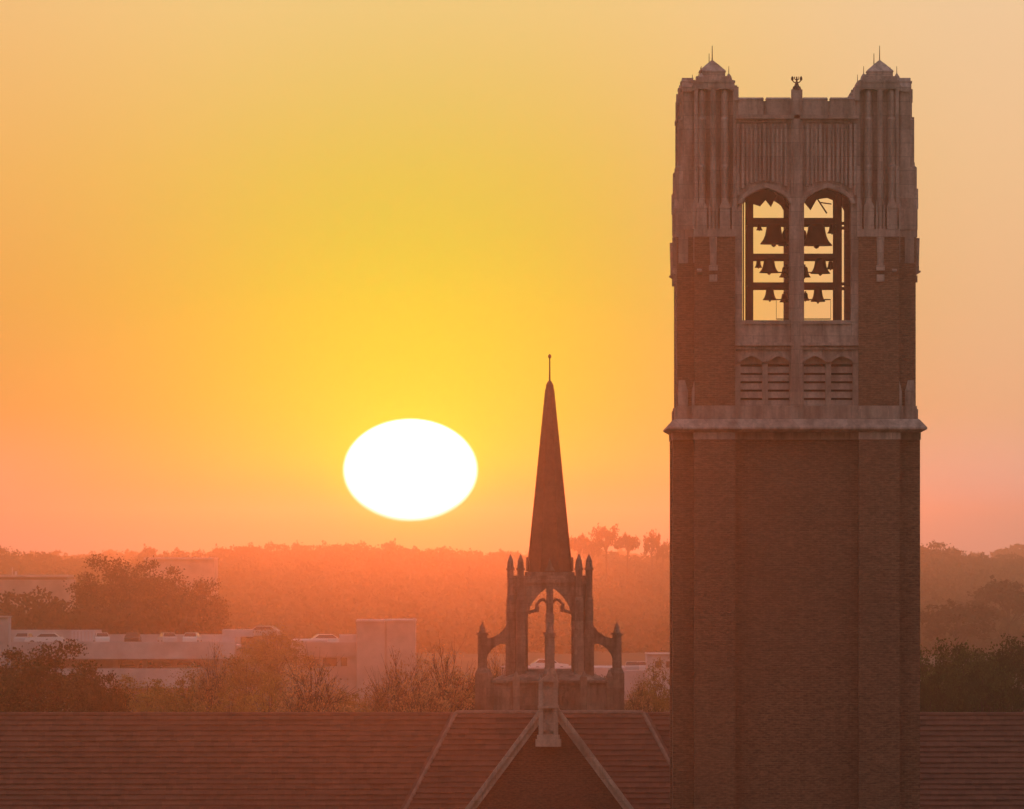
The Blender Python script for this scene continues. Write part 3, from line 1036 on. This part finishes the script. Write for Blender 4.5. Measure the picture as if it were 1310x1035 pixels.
for kx, ky in oct_(37.5, 50.5):
    s = MB()
    s.box(l(kx - 6.2), l(kx + 6.2), l(ky - 6.2), l(ky + 6.2), LZ(868), LZ(812))
    s.box(l(kx - 5.4), l(kx + 5.4), l(ky - 5.4), l(ky + 5.4), LZ(812), LZ(768))
    s.frustum(l(kx), l(ky), LZ(768), LZ(764), l(7.8), l(6.4), 4)
    s.box(l(kx - 4.1), l(kx + 4.1), l(ky - 4.1), l(ky + 4.1), LZ(764), LZ(729.5))
    s.box(l(kx - 5.5), l(kx + 5.5), l(ky - 5.5), l(ky + 5.5), LZ(729.5), LZ(727))
    s.frustum(l(kx), l(ky), LZ(727), LZ(717), l(5.0), l(3.6), 8)
    s.frustum(l(kx), l(ky), LZ(717), LZ(709), l(3.6), l(0.5), 8)
    s.build("pinnacle", M_STONE2, lant)
# outer piers with flying buttresses
for k in range(4):
    R = ROT[k]
    s = MB()
    s.M = R
    c = -86.5
    s.box(l(-9), l(9), l(c - 9.5), l(c + 9.5), LZ(950), LZ(862))
    s.loft([[(l(-9), l(c - 9.5), LZ(862)), (l(9), l(c - 9.5), LZ(862)), (l(9), l(c + 9.5), LZ(862)), (l(-9), l(c + 9.5), LZ(862))],
            [(l(-6), l(c - 6), LZ(855)), (l(6), l(c - 6), LZ(855)), (l(6), l(c + 8), LZ(855)), (l(-6), l(c + 8), LZ(855))]])
    s.box(l(-6), l(6), l(c - 6), l(c + 6), LZ(855), LZ(813))
    s.box(l(-7.6), l(7.6), l(c - 7.6), l(c + 7.6), LZ(813), LZ(810))
    s.frustum(0, l(c), LZ(810), LZ(803), l(5), l(3.4), 8)
    s.frustum(0, l(c), LZ(803), LZ(796), l(3.4), l(0.4), 8)
    pier = s.build("outer_pier", M_STONE2, lant)
    s = MB()
    s.M = R @ Matrix.Rotation(math.pi / 2, 4, 'Z')
    # profile in (outward x, z): rotated so that x points outward along -y
    n = 10
    top, low = [], []
    for i in range(n + 1):
        t_ = i / n
        # concave top edge from the lantern (52, y 787) to the pier (81, y 816)
        ang_ = math.pi / 2 * t_
        top.append((-l(52 + 29 * (1 - math.cos(ang_)) ** 0.9 * 1.0), LZ(786 + 31 * math.sin(ang_))))
        low.append((-l(81 - 24 * (1 - math.cos(ang_))), LZ(848 - 24 * math.sin(ang_))))
    poly = top + [(-l(81), LZ(848))] + low[1:] + [(-l(52), LZ(824))]
    s.elev(poly, -l(5), l(5))
    s.build("flying_buttress", M_STONE2, lant)

s = MB()
ring8 = lambda r, z: [(l(r) * math.cos(2 * math.pi * i / 8 + math.pi / 8), l(r) * math.sin(2 * math.pi * i / 8 + math.pi / 8), z) for i in range(8)]
kk = 1 / math.cos(math.pi / 8)
s.loft([ring8(29.5 * kk, LZ(734)), ring8(28 * kk, LZ(731)), ring8(17.6 * kk, LZ(620)), ring8(5.2 * kk, LZ(498))])
s.loft([ring8(5.4 * kk, LZ(498)), ring8(4.6 * kk, LZ(491)), ring8(2.0 * kk, LZ(486))])
for i in range(8):
    a0 = 2 * math.pi * i / 8 + math.pi / 8
    s.tube([(l(28 * kk) * math.cos(a0), l(28 * kk) * math.sin(a0), LZ(731)), (l(5.2 * kk) * math.cos(a0), l(5.2 * kk) * math.sin(a0), LZ(497))], [l(1.5), l(0.7)], 5)
spire = s.build("spire", M_SPIRE, hall)
s = MB()
s.frustum(0, 0, LZ(487), LZ(455), l(1.3), l(0.8), 6)
s.lathe(0, 0, [(l(0.8), LZ(457.5)), (l(2.2), LZ(455.5)), (l(2.2), LZ(453.5)), (l(0.5), LZ(451.5))], 8)
s.build("finial", M_ROD, spire)
for k in range(4):
    s = MB()
    s.M = ROT[k]
    s.elev([(l(-7), LZ(731)), (l(7), LZ(731)), (l(3.2), LZ(724)), (l(0), LZ(713)), (l(-3.2), LZ(724))], -l(30.5), -l(22))
    s.build("gablet", M_STONE2, spire)

for o in hall.children:
    if o not in KEEP:
        o.location.y = LOFF

# ------------------------------------------------------------------ trees
rng = np.random.default_rng(11)


def leaf_quads(centres, size, rg, flat=0.0):
    n = len(centres)
    d1 = rg.normal(size=(n, 3))
    d1 /= np.linalg.norm(d1, axis=1)[:, None]
    d2 = rg.normal(size=(n, 3))
    d2[:, 2] += flat
    d2 -= d1 * np.sum(d1 * d2, axis=1)[:, None]
    d2 /= np.linalg.norm(d2, axis=1)[:, None]
    sz = size * rg.uniform(0.6, 1.4, size=(n, 1))
    a = d1 * sz
    b_ = d2 * sz * rg.uniform(0.45, 0.8, size=(n, 1))
    c = centres
    return np.stack([c - a, c + b_, c + a, c - b_], axis=1)


def crown_points(rg, n_clump, per, rx, rz, zc, clump_r, dens='shell'):
    """clump centres through an ellipsoid's volume, mostly near its surface, with leaves round each"""
    d = rg.normal(size=(n_clump, 3))
    d /= np.linalg.norm(d, axis=1)[:, None]
    d[:, 2] = np.where(d[:, 2] < -0.45, -d[:, 2] * 0.6, d[:, 2])
    r = rg.uniform(0.45, 1.0, size=(n_clump, 1)) ** 0.5
    lob = 1 + 0.16 * np.sin(3 * np.arctan2(d[:, 1], d[:, 0]) + rg.uniform(0, 6)) + 0.12 * np.sin(5 * d[:, 2] + rg.uniform(0, 6))
    c = d * r * lob[:, None] * np.array([rx, rx, rz]) + np.array([0, 0, zc])
    cr = clump_r * rg.uniform(0.55, 1.35, size=n_clump)
    pts = np.repeat(c, per, axis=0) + rg.normal(size=(n_clump * per, 3)) * np.repeat(cr, per)[:, None] * np.array([0.55, 0.55, 0.36])
    return c, pts


def make_tree(name, seed, H, rx, n_clump, per, leaf, clump_r, mat, crown_base=0.35, branches=14, twigs=0):
    """a tree about H tall whose crown is rx wide on each side; returns (trunk mesh, crown mesh)"""
    rg = np.random.default_rng(seed)
    rz = H * (1 - crown_base) / 2
    zc = H * crown_base + rz
    c, pts = crown_points(rg, n_clump, per, rx, rz, zc, clump_r)
    me = quads_mesh(name + "_crown", leaf_quads(pts, leaf, rg), mat)
    s = MB()
    h0 = H * crown_base
    s.tube([(0, 0, -0.5), (0.1, 0, h0 * 0.5), (0, 0.1, h0), (0.2, -.1, zc), (0.1, 0.1, H * 0.93)],
           [H * 0.028, H * 0.022, H * 0.018, H * 0.011, H * 0.003], 8)
    idx = rg.choice(n_clump, size=min(branches, n_clump), replace=False)
    for i in idx:
        p = c[i]
        st = h0 + (p[2] - h0) * rg.uniform(0.0, 0.45)
        mid = (p[0] * 0.45, p[1] * 0.45, st + (p[2] - st) * 0.62)
        s.tube([(0, 0, st), mid, tuple(p)], [H * 0.011, H * 0.006, H * 0.0016], 5)
        for _ in range(twigs):
            q = p + rg.normal(size=3) * np.array([1.1, 1.1, 0.9]) * clump_r + np.array([0, 0, clump_r * 0.5])
            s.tube([mid, tuple((p * 0.6 + np.array(mid) * 0.4)), tuple(q)], [H * 0.0035, H * 0.0025, H * 0.001], 3)
    tm = bpy.data.meshes.new(name + "_trunk")
    tm.from_pydata(s.v, [], s.f)
    tm.materials.append(M_BARK)
    return tm, me


VAR = {
    'oak': [make_tree("oak", 21, 20, 7.5, 95, 150, 0.22, 1.75, M_LEAF_OAK, 0.25, 40), make_tree("oak", 22, 20, 7.5, 85, 160, 0.22, 1.9, M_LEAF_OAK, 0.25, 40)],
    'spring': [make_tree("spring", 31, 20, 7.5, 95, 95, 0.2, 1.6, M_LEAF_SPRING, 0.25, 40), make_tree("spring", 32, 20, 7.5, 90, 100, 0.2, 1.7, M_LEAF_SPRING, 0.25, 40)],
    'bud': [make_tree("bud", 41, 20, 7.5, 115, 30, 0.21, 1.2, M_LEAF_BUD, 0.25, branches=90, twigs=6), make_tree("bud", 42, 20, 7.5, 120, 28, 0.21, 1.3, M_LEAF_BUD, 0.25, branches=100, twigs=6)],
    'dark': [make_tree("dark", 51, 20, 7.5, 90, 150, 0.2, 1.7, M_LEAF_DARK, 0.25, 40), make_tree("dark", 52, 20, 7.5, 100, 140, 0.2, 1.6, M_LEAF_DARK, 0.25, 40)],
    'far': [make_tree("far", 61, 20, 7.5, 120, 22, 0.55, 1.7, M_LEAF_FAR, branches=8), make_tree("far", 62, 20, 7.5, 110, 24, 0.55, 1.8, M_LEAF_FAR, branches=8),
            make_tree("far", 63, 20, 7.5, 130, 20, 0.55, 1.6, M_LEAF_FAR, crown_base=0.25, branches=8)],
    'pine': [make_tree("pine", 71, 20, 5.0, 46, 30, 0.5, 1.1, M_LEAF_FAR, crown_base=0.74, branches=20), make_tree("pine", 72, 20, 5.5, 40, 30, 0.5, 1.2, M_LEAF_FAR, crown_base=0.7, branches=20)],
}


def tree(kind, px, top, hwpx, D, label, name="tree", group=None, var=0, rz=None):
    """place a tree whose crown tops out at the photograph's row 'top', hwpx wide on each side, D metres off"""
    x, z = W(px, top, D)
    g = ground_z(x, D)
    H = z - g
    r = hwpx * D / F
    o = thing(name, label, "tree", (x, D, g), (px * 1.7) % 6.28 if rz is None else rz, group)
    tm, cm = VAR[kind][var % len(VAR[kind])]
    k = 5.0 if kind == 'pine' else 7.5
    o.scale = (r / k, r / k, H / 20.0)
    link(bpy.data.objects.new("trunk", tm), o)
    link(bpy.data.objects.new("crown", cm), o)
    return o


G1 = "trees just behind the auditorium"
tree('oak', 70, 832, 72, 600, "broad dark oak hiding the end of the pale garage, over the tile roof", "oak_tree", G1)
tree('oak', 0, 846, 60, 640, "dark oak cut off by the picture edge, beside the broad oak", "oak_tree", G1, 1)
tree('oak', 128, 868, 40, 585, "low brown tree tucked against the side of the broad oak", "oak_tree", G1, 1)
tree('spring', 190, 866, 58, 660, "rounded olive tree under the white parked car", "tree", G1)
tree('spring', 240, 869, 50, 640, "low olive tree next to the rounded one, over the roof ridge", "tree", G1, 1)
tree('bud', 272, 838, 26, 620, "thin twiggy upright tree with few leaves at the garage corner", "tree", G1)
tree('spring', 292, 884, 40, 610, "low leafy tree between the thin twiggy tree and the golden olive one", "tree", G1, 1)
tree('spring', 425, 888, 40, 600, "low leafy tree under the small windows of the pinkish building", "tree", G1, 0)
tree('spring', 316, 840, 48, 760, "golden olive round tree in front of the smooth hazy one", "tree", G1)
tree('spring', 350, 814, 50, 980, "smooth hazy dome shaped tree breaking the garage roofline", "tree", G1, 1)
tree('bud', 398, 854, 54, 560, "bare branching tree with open twigs above the roof ridge", "tree", G1, 1)
tree('spring', 345, 882, 40, 590, "low bushy tree between the twiggy pair and the ridge", "tree", G1, 1)
tree('spring', 452, 884, 36, 620, "small yellowish tree below the pale square block", "tree", G1)
tree('bud', 508, 848, 46, 570, "pale budding tree in front of the square block", "tree", G1)
tree('bud', 572, 838, 48, 580, "tallest glowing budding tree beside the spire lantern", "tree", G1, 1)
tree('bud', 540, 874, 44, 566, "low budding tree between the two pale ones", "tree", G1)
tree('spring', 600, 862, 34, 640, "leafy tree half behind the outer pier of the lantern", "tree", G1)
tree('bud', 642, 842, 30, 600, "budding tree seen through the flying buttress toward the sun", "tree", G1)
tree('spring', 770, 862, 26, 640, "olive tree seen through the flying buttress near the tower", "tree", G1)
tree('spring', 838, 862, 40, 640, "olive tree between the lantern and the bell tower", "tree", G1, 1)
tree('bud', 815, 880, 24, 570, "small twiggy tree at the lantern's foot near the bell tower", "tree", G1)
G2 = "dark trees past the bell tower"
tree('dark', 1218, 816, 60, 585, "dark evergreen against the edge of the bell tower", "evergreen_tree", G2)
tree('dark', 1292, 812, 66, 605, "taller dark evergreen at the picture edge beyond the bell tower", "evergreen_tree", G2, 1)
tree('dark', 1258, 846, 48, 570, "low dark evergreen filling the gap between its two taller neighbours", "evergreen_tree", G2, 1)
tree('dark', 1190, 858, 40, 566, "low dark shrubby evergreen at the foot of the tower edge", "evergreen_tree", G2, 0)

G3 = "mid distance trees beyond the garage"
tree('oak', 142, 721, 58, 1290, "huge dark spreading oak at the corner of the far pale building", "oak_tree", G3)
tree('oak', 205, 731, 52, 1290, "dark oak leaning against the huge one, below the long flat roof", "oak_tree", G3, 1)
tree('oak', 250, 748, 40, 1290, "brown oak at the end of the dark clump, where the orange wood begins", "oak_tree", G3)
tree('far', 30, 763, 46, 1300, "brown tree below the long pale building, at the picture edge", "tree", G3)
tree('far', 75, 767, 36, 1300, "brown tree below the corner of the long pale building", "tree", G3, 1)
tree('far', 125, 768, 44, 1262, "mid brown tree low in front of the huge oak", "tree", G3, 2)
tree('far', 185, 772, 46, 1262, "reddish brown tree behind the garage roof, under the dark oaks", "tree", G3)
tree('far', 245, 776, 42, 1262, "orange brown tree behind the garage roof's far end", "tree", G3, 1)
tree('far', 5, 776, 34, 1262, "low brown tree behind the pale stair block", "tree", G3, 2)
tree('far', 1290, 744, 50, 1700, "broad pale tree standing out of the hazy hillside", "tree", G3, 1)
tree('far', 1225, 770, 46, 1500, "dim olive tree low on the hazy hillside near the tower", "tree", G3, 2)

GS = "skyline trees on the far ridge"
LS = "hazy tree on the skyline of the far wooded ridge"
SKY = [(5, 702, 14), (48, 705, 13), (66, 707, 10), (118, 711, 14), (193, 699, 12), (223, 700, 13), (256, 706, 11), (285, 699, 12), (315, 694, 15), (350, 697, 15), (382, 694, 13), (420, 692, 14),
       (455, 696, 13), (498, 692, 14), (535, 698, 15), (570, 701, 14), (610, 703, 13), (645, 702, 14), (1196, 695, 12), (1224, 701, 10), (1256, 706, 12), (1290, 709, 13), (1308, 712, 11)]
for i, (px, top, h_) in enumerate(SKY):
    tree('far', px, top + 2, h_ * 1.7, 3150 + (i * 37) % 200, LS, "tree", GS, i)
GP = "tall pines on the skyline beside the spire"
for i, (px, top, h_, lab) in enumerate([
        (742, 684, 13, "tall skyline pine closest to the spire"), (776, 675, 16, "highest umbrella crowned pine on the skyline"),
        (803, 683, 13, "flat topped skyline pine past the highest one"), (834, 682, 9, "slender lone pine on the skyline near the tower"),
        (758, 690, 10, "short pine between the two tall skyline pines"), (848, 694, 9, "lowest skyline pine, touching the tower edge")]):
    tree('pine', px, top, h_, 2600, lab, "pine_tree", GP, i)

# far woodland, one mass
RIDGE = [(-200, 713), (0, 711), (100, 715), (180, 711), (270, 708), (300, 700), (350, 700), (420, 697), (500, 698), (540, 702), (620, 706), (690, 706), (730, 704), (790, 703),
         (830, 704), (870, 704), (1000, 700), (1100, 696), (1183, 698), (1215, 704), (1250, 711), (1310, 716), (1500, 720)]
RX_, RY_ = np.array([p[0] for p in RIDGE]), np.array([p[1] for p in RIDGE])


def woodland(name, n, Dr, seed, label, topfun, leaf=0.62, wide=1.35, xr=(-160, 1480)):
    rg = np.random.default_rng(seed)
    out = []
    for i in range(n):
        t_ = (i + rg.uniform(0, 1)) / n
        D = Dr[0] + (Dr[1] - Dr[0]) * t_
        px = rg.uniform(*xr)
        x = (px - CX) * D / F
        g = ground_z(x, D)
        ztop = ZC - (topfun(px, t_) - HY) * D / F + rg.normal() * 0.9
        H = max(ztop - g, 7.0)
        r = rg.uniform(3.2, 6.8) * (0.6 + 0.4 * H / 16)
        rz_ = min(H * 0.42, r * 1.05)
        c, pts = crown_points(rg, 26, 13, r, rz_, ztop - rz_, 1.35)
        pts = pts + np.array([x, D, 0.0])
        out.append(leaf_quads(pts, leaf * rg.uniform(0.8, 1.3), rg))
    me = quads_mesh(name, np.concatenate(out), M_LEAF_FAR)
    o = link(bpy.data.objects.new(name, me))
    tag(o, label, "woodland", None, 'stuff')
    return o


def top_slope(px, t_):
    ridge = np.interp(px, RX_, RY_)
    low = 822.0
    return low + (ridge + 2 - low) * (t_ ** 0.8)


woodland("woodland", 1900, (1650, 3250), 5, "hazy mass of woodland filling the valley behind the garage", top_slope)
woodland("woodland", 260, (4300, 5200), 9, "faint farther woodland ridge along the horizon", lambda px, t_: 706 - 3 * math.sin(px * 0.02) + 3 * math.sin(px * .071) + (6 if px < 700 else 0), leaf=0.9)


# ------------------------------------------------------------------ distant buildings
def B(mb, l_, r_, top, bot_, D, dep, d0=0.0):
    x0, z1 = W(l_, top, D)
    x1, z0 = W(r_, bot_, D)
    mb.box(x0, x1, D + d0, D + d0 + dep, z0, z1)


GDm = 1200.0
gx0, gx1 = -140, 300
gar = thing("parking_garage", "long pale concrete parking garage with open decks, cars on its roof", "parking garage", (0, 0, 0))
s = MB()
B(s, gx0, gx1, 821, 843, GDm, 0.4)                 # parapet of the top deck
B(s, gx0, gx1, 855, 880, GDm, 0.4)
B(s, gx0, gx1, 892, 917, GDm, 0.4)
B(s, gx0, gx1, 929, 1160, GDm, 0.4)
s.build("deck_wall", M_CONC, gar)
s = MB()
for y_ in (826, 862, 899):
    B(s, gx0, gx1, y_ + 1, y_ + 5, GDm, 30.0, 0.45)
s.build("deck", M_CONC, gar)
s = MB()
for k in range(12):
    c = gx0 + 20 + k * 38
    B(s, c - 3, c + 3, 826.9, 1160, GDm, 0.5, 3.0)
s.build("column", M_CONC2, gar)
s = MB()
B(s, gx0, 118, 808, 826.5, GDm, 0.5, 27)
B(s, 118, gx1, 814, 826.5, GDm, 0.5, 27)
B(s, gx0, gx1, 835, 1160, GDm, 0.4, 30.5)
s.build("rear_wall", M_CONC2, gar)
s = MB()
for k in range(7):
    B(s, 82 + k * 4.6, 84.4 + k * 4.6, 808.5, 822, GDm, 0.3, 20)
B(s, 82, 113, 808, 809.4, GDm, 0.3, 19.6)
s.build("railing", M_CONC, gar)
s = MB()
B(s, 283, 322, 806, 815, GDm, 6, 4)
B(s, 283, 300, 815.1, 860, GDm, 4, 4)
s.build("stair_head", M_CONC, gar)

blk = thing("stair_block", "plain pale stair block at the picture edge, on the garage", "building", (0, 0, 0))
s = MB()
B(s, -60, 10.5, 790, 1120, GDm - 8, 7)
s.build("wall", M_CONC, blk)
s = MB()
B(s, -61, 11.3, 788.5, 789.9, GDm - 8.3, 7.6)
s.build("roof_edge", M_CONC2, blk)

lo = thing("low_building", "low pinkish concrete building with small windows beside the square block", "building", (0, 0, 0))
s = MB()
B(s, 372, 455.5, 822, 840, 1180, 22)
B(s, 380, 455.5, 840, 870, 1180, 22, 0.35)
B(s, 398, 455.5, 870, 1120, 1180, 22)
lw = s.build("wall", M_CONC2, lo)
s = MB()
B(s, 372, 418, 819.3, 821.9, 1180, 21.8, 0.2)
B(s, 434, 455.5, 812, 821.9, 1180, 5, 0.2)
s.build("roof_edge", M_CONC, lo)
for (l_, r_, t_, bt) in ((413, 431, 841.5, 852), (436, 444, 841.5, 852), (388, 408, 843, 852)):
    s = MB()
    B(s, l_, r_, t_, bt, 1180, 0.2, 0.25)
    s.build("window", M_WINDOW, lo)

bk = thing("square_block", "tall plain square concrete block in two bays, pink in the haze", "building", (0, 0, 0))
s = MB()
B(s, 456, 492.6, 795.5, 1120, 1170, 14)
B(s, 494, 531, 795, 1120, 1170, 14, 0.3)
B(s, 492.5, 494.1, 797, 1120, 1170, 13, 0.8)
s.build("wall", M_CONC2, bk)
s = MB()
B(s, 455.2, 492.9, 793.2, 795.4, 1170, 14.2, -0.15)
B(s, 493.7, 532, 792.7, 794.9, 1170, 14.2, 0.15)
B(s, 528, 531.5, 790.5, 792.6, 1170, 1.0, 0.3)
s.build("roof_edge", M_CONC, bk)

rb = thing("deck_building", "pale deck building glimpsed between the lantern and the bell tower", "building", (0, 0, 0))
s = MB()
B(s, 640, 800, 854, 1120, 1200, 20)
B(s, 828, 1000, 838, 1120, 1190, 16)
B(s, 800, 828, 858, 1120, 1200, 16)
s.build("wall", M_CONC, rb)
s = MB()
B(s, 827, 1001, 836.5, 837.9, 1190, 16, -0.2)
s.build("roof_edge", M_CONC2, rb)
s = MB()
for c in (842, 856, 870):
    B(s, c - 4, c + 4, 846, 854, 1190, .2, -.1)
s.build("window", M_WINDOW, rb)

fb = thing("long_building", "long flat pale building with a dark window strip, among far trees", "building", (0, 0, 0))
s = MB()
B(s, -120, 86, 736, 738.4, 1900, 30, -0.4)
B(s, -120, 88, 741.6, 850, 1900, 30)
s.build("wall", M_CONC2, fb)
s = MB()
B(s, -119, 86, 738.5, 741.5, 1900, 29, 0.3)
s.build("window", M_WINDOW, fb)
s = MB()
B(s, 14, 15.2, 726, 735.9, 1900, .5, 3)
B(s, 18, 20.5, 731, 735.9, 1900, .5, 3)
s.build("roof_vent", M_CONC, fb)
fb2 = thing("flat_roofed_building", "far flat roofed building behind the dark oaks, under the skyline trees", "building", (0, 0, 0))
s = MB()
B(s, 185, 274, 715.6, 830, 2300, 30)
s.build("wall", M_CONC2, fb2)
s = MB()
B(s, 184, 274.5, 713.3, 715.5, 2300, 31, -0.6)
s.build("roof_edge", M_CONC, fb2)


# ------------------------------------------------------------------ parked cars
def car_meshes():
    s = MB()
    prof = [(-2.2, 0.35), (2.2, 0.35), (2.25, 0.62), (2.1, 0.88), (1.1, 0.98), (-1.95, 1.02), (-2.2, 0.85)]
    s.loft([[(x, -0.82, z) for x, z in prof], [(x, 0.82, z) for x, z in prof]])
    s.loft([[(1.05, -.78, .97), (1.05, .78, .97), (-1.85, .78, 1.0), (-1.85, -.78, 1.0)], [(0.35, -.62, 1.46), (0.35, .62, 1.46), (-1.25, .62, 1.47), (-1.25, -.62, 1.47)]])
    body = s
    g = MB()
    for sg in (-1, 1):
        g.add([(0.85, sg * .785, 1.02), (-1.6, sg * .785, 1.04), (-1.15, sg * .67, 1.38), (0.36, sg * .67, 1.38)], [(0, 1, 2, 3)])
    g.add([(1.06, -.7, 1.0), (1.06, .7, 1.0), (0.44, .57, 1.42), (0.44, -.57, 1.42)], [(0, 1, 2, 3)])
    g.add([(-1.86, -.7, 1.05), (-1.86, .7, 1.05), (-1.36, .57, 1.42), (-1.36, -.57, 1.42)], [(0, 1, 2, 3)])
    g.v = [(x * 1.012, y * 1.012, z + .004) for x, y, z in g.v]
    wl = MB()
    n = 12
    wl.loft([[(0.32 * math.cos(2 * math.pi * i / n), yy, .32 + .32 * math.sin(2 * math.pi * i / n)) for i in range(n)] for yy in (-.11, .11)])
    return body, g, wl


cb, cg, cw = car_meshes()
PAINT = {c: plain_mat(c + "_car_paint", v, 0.25, 0.0, 0.05) for c, v in
         {'white': (0.8, 0.8, 0.78, 1), 'silver': (0.55, 0.55, 0.55, 1), 'dark': (0.04, 0.04, 0.045, 1), 'red': (0.25, 0.03, 0.02, 1)}.items()}
glass_me = cg.build("window", M_GLASS).data
wheel_me = cw.build("wheel", M_TYRE).data
for o in [o for o in bpy.data.objects if o.name in ("window", "wheel") and o.parent is None]:
    bpy.data.objects.remove(o)
for o in list(bpy.data.objects):
    if o.parent is None and o.type == 'MESH' and o.data in (glass_me, wheel_me):
        bpy.data.objects.remove(o)
BODY = {}
for c, m in PAINT.items():
    ob = cb.build("body", m)
    BODY[c] = ob.data
    bpy.data.objects.remove(ob)


def car(px, py_base, D, rz, colour, label, group="cars parked on the garage decks"):
    x, z = W(px, py_base, D)
    o = thing("parked_car", label, "car", (x, D, z), rz, group)
    link(bpy.data.objects.new("body", BODY[colour]), o)
    link(bpy.data.objects.new("window", glass_me), o)
    for wx in (-1.4, 1.35):
        for wy in (-.76, .76):
            ww = link(bpy.data.objects.new("wheel", wheel_me), o)
            ww.location = (wx, wy, 0)
    return o


def deck_py(D, level=827.0):
    """picture row of the deck surface at distance D (deck height fixed at the front edge)"""
    z = ZC - (level - HY) * GDm / F
    return HY + (ZC - z) * F / D


TOPD = 827.0
car(57, deck_py(1208, TOPD), 1208, rad(178), 'white', "white car parked side on behind the roof parapet, next to the railing")
car(32, deck_py(1210, TOPD), 1210, rad(80), 'silver', "silver car nose on beside the plain stair block")
car(130, deck_py(1212, TOPD), 1212, rad(95), 'white', "white car just past the end of the roof railing")
car(214, deck_py(1212, TOPD), 1212, rad(100), 'silver', "silver car alone midway along the garage roof")
car(246, deck_py(1212, TOPD), 1212, rad(84), 'white', "white car near the far end of the garage roof")
car(170, deck_py(1214, TOPD), 1214, rad(88), 'dark', "dark car low behind the roof parapet, between white and silver cars")
car(236, deck_py(1204, 863), 1204, rad(158), 'white', "white car on the covered deck with bright roof, nearest the garage corner")
car(214, deck_py(1207, 863), 1207, rad(92), 'dark', "dark car on the covered deck beside the bright white one")
car(188, deck_py(1207, 863), 1207, rad(88), 'red', "dull red car in the middle of the covered deck")
car(163, deck_py(1207, 863), 1207, rad(91), 'dark', "dark car on the covered deck next to the big oak's edge")
RG = "cars on the far building roofs"
car(421, 828, 1189, rad(4), 'white', "white car side on above the small windows of the low building", RG)
car(703, 859.5, 1206, rad(2), 'white', "white car seen through the lantern's arch", RG)
car(808, 862.5, 1208, rad(90), 'silver', "silver car nose on beside the lantern's outer pier", RG)
car(823, 862.5, 1208, rad(86), 'white', "white car beside the silver one, toward the bell tower", RG)
car(334, 817, 1212, rad(170), 'silver', "silver car on the roof beside the dome shaped tree", RG)

# ------------------------------------------------------------------ the air
m = bpy.data.materials.new("morning_haze")
m.use_nodes = True
t = m.node_tree
for n in list(t.nodes):
    t.nodes.remove(n)
q = NT(t)
out = q.new('ShaderNodeOutputMaterial')
pv = q.new('ShaderNodeVolumePrincipled')
pv.inputs['Color'].default_value = (0.95, 0.84, 0.80, 1)
pv.inputs['Density'].default_value = HAZE_DENSITY
pv.inputs['Anisotropy'].default_value = HAZE_G
t.links.new(pv.outputs[0], out.inputs['Volume'])
s = MB()
s.box(-2800, 2800, -600, 5800, -5.0, 50.8)
hz = s.build("haze", m)
tag(hz, "thin warm morning haze over the whole valley", "haze", None, 'stuff')
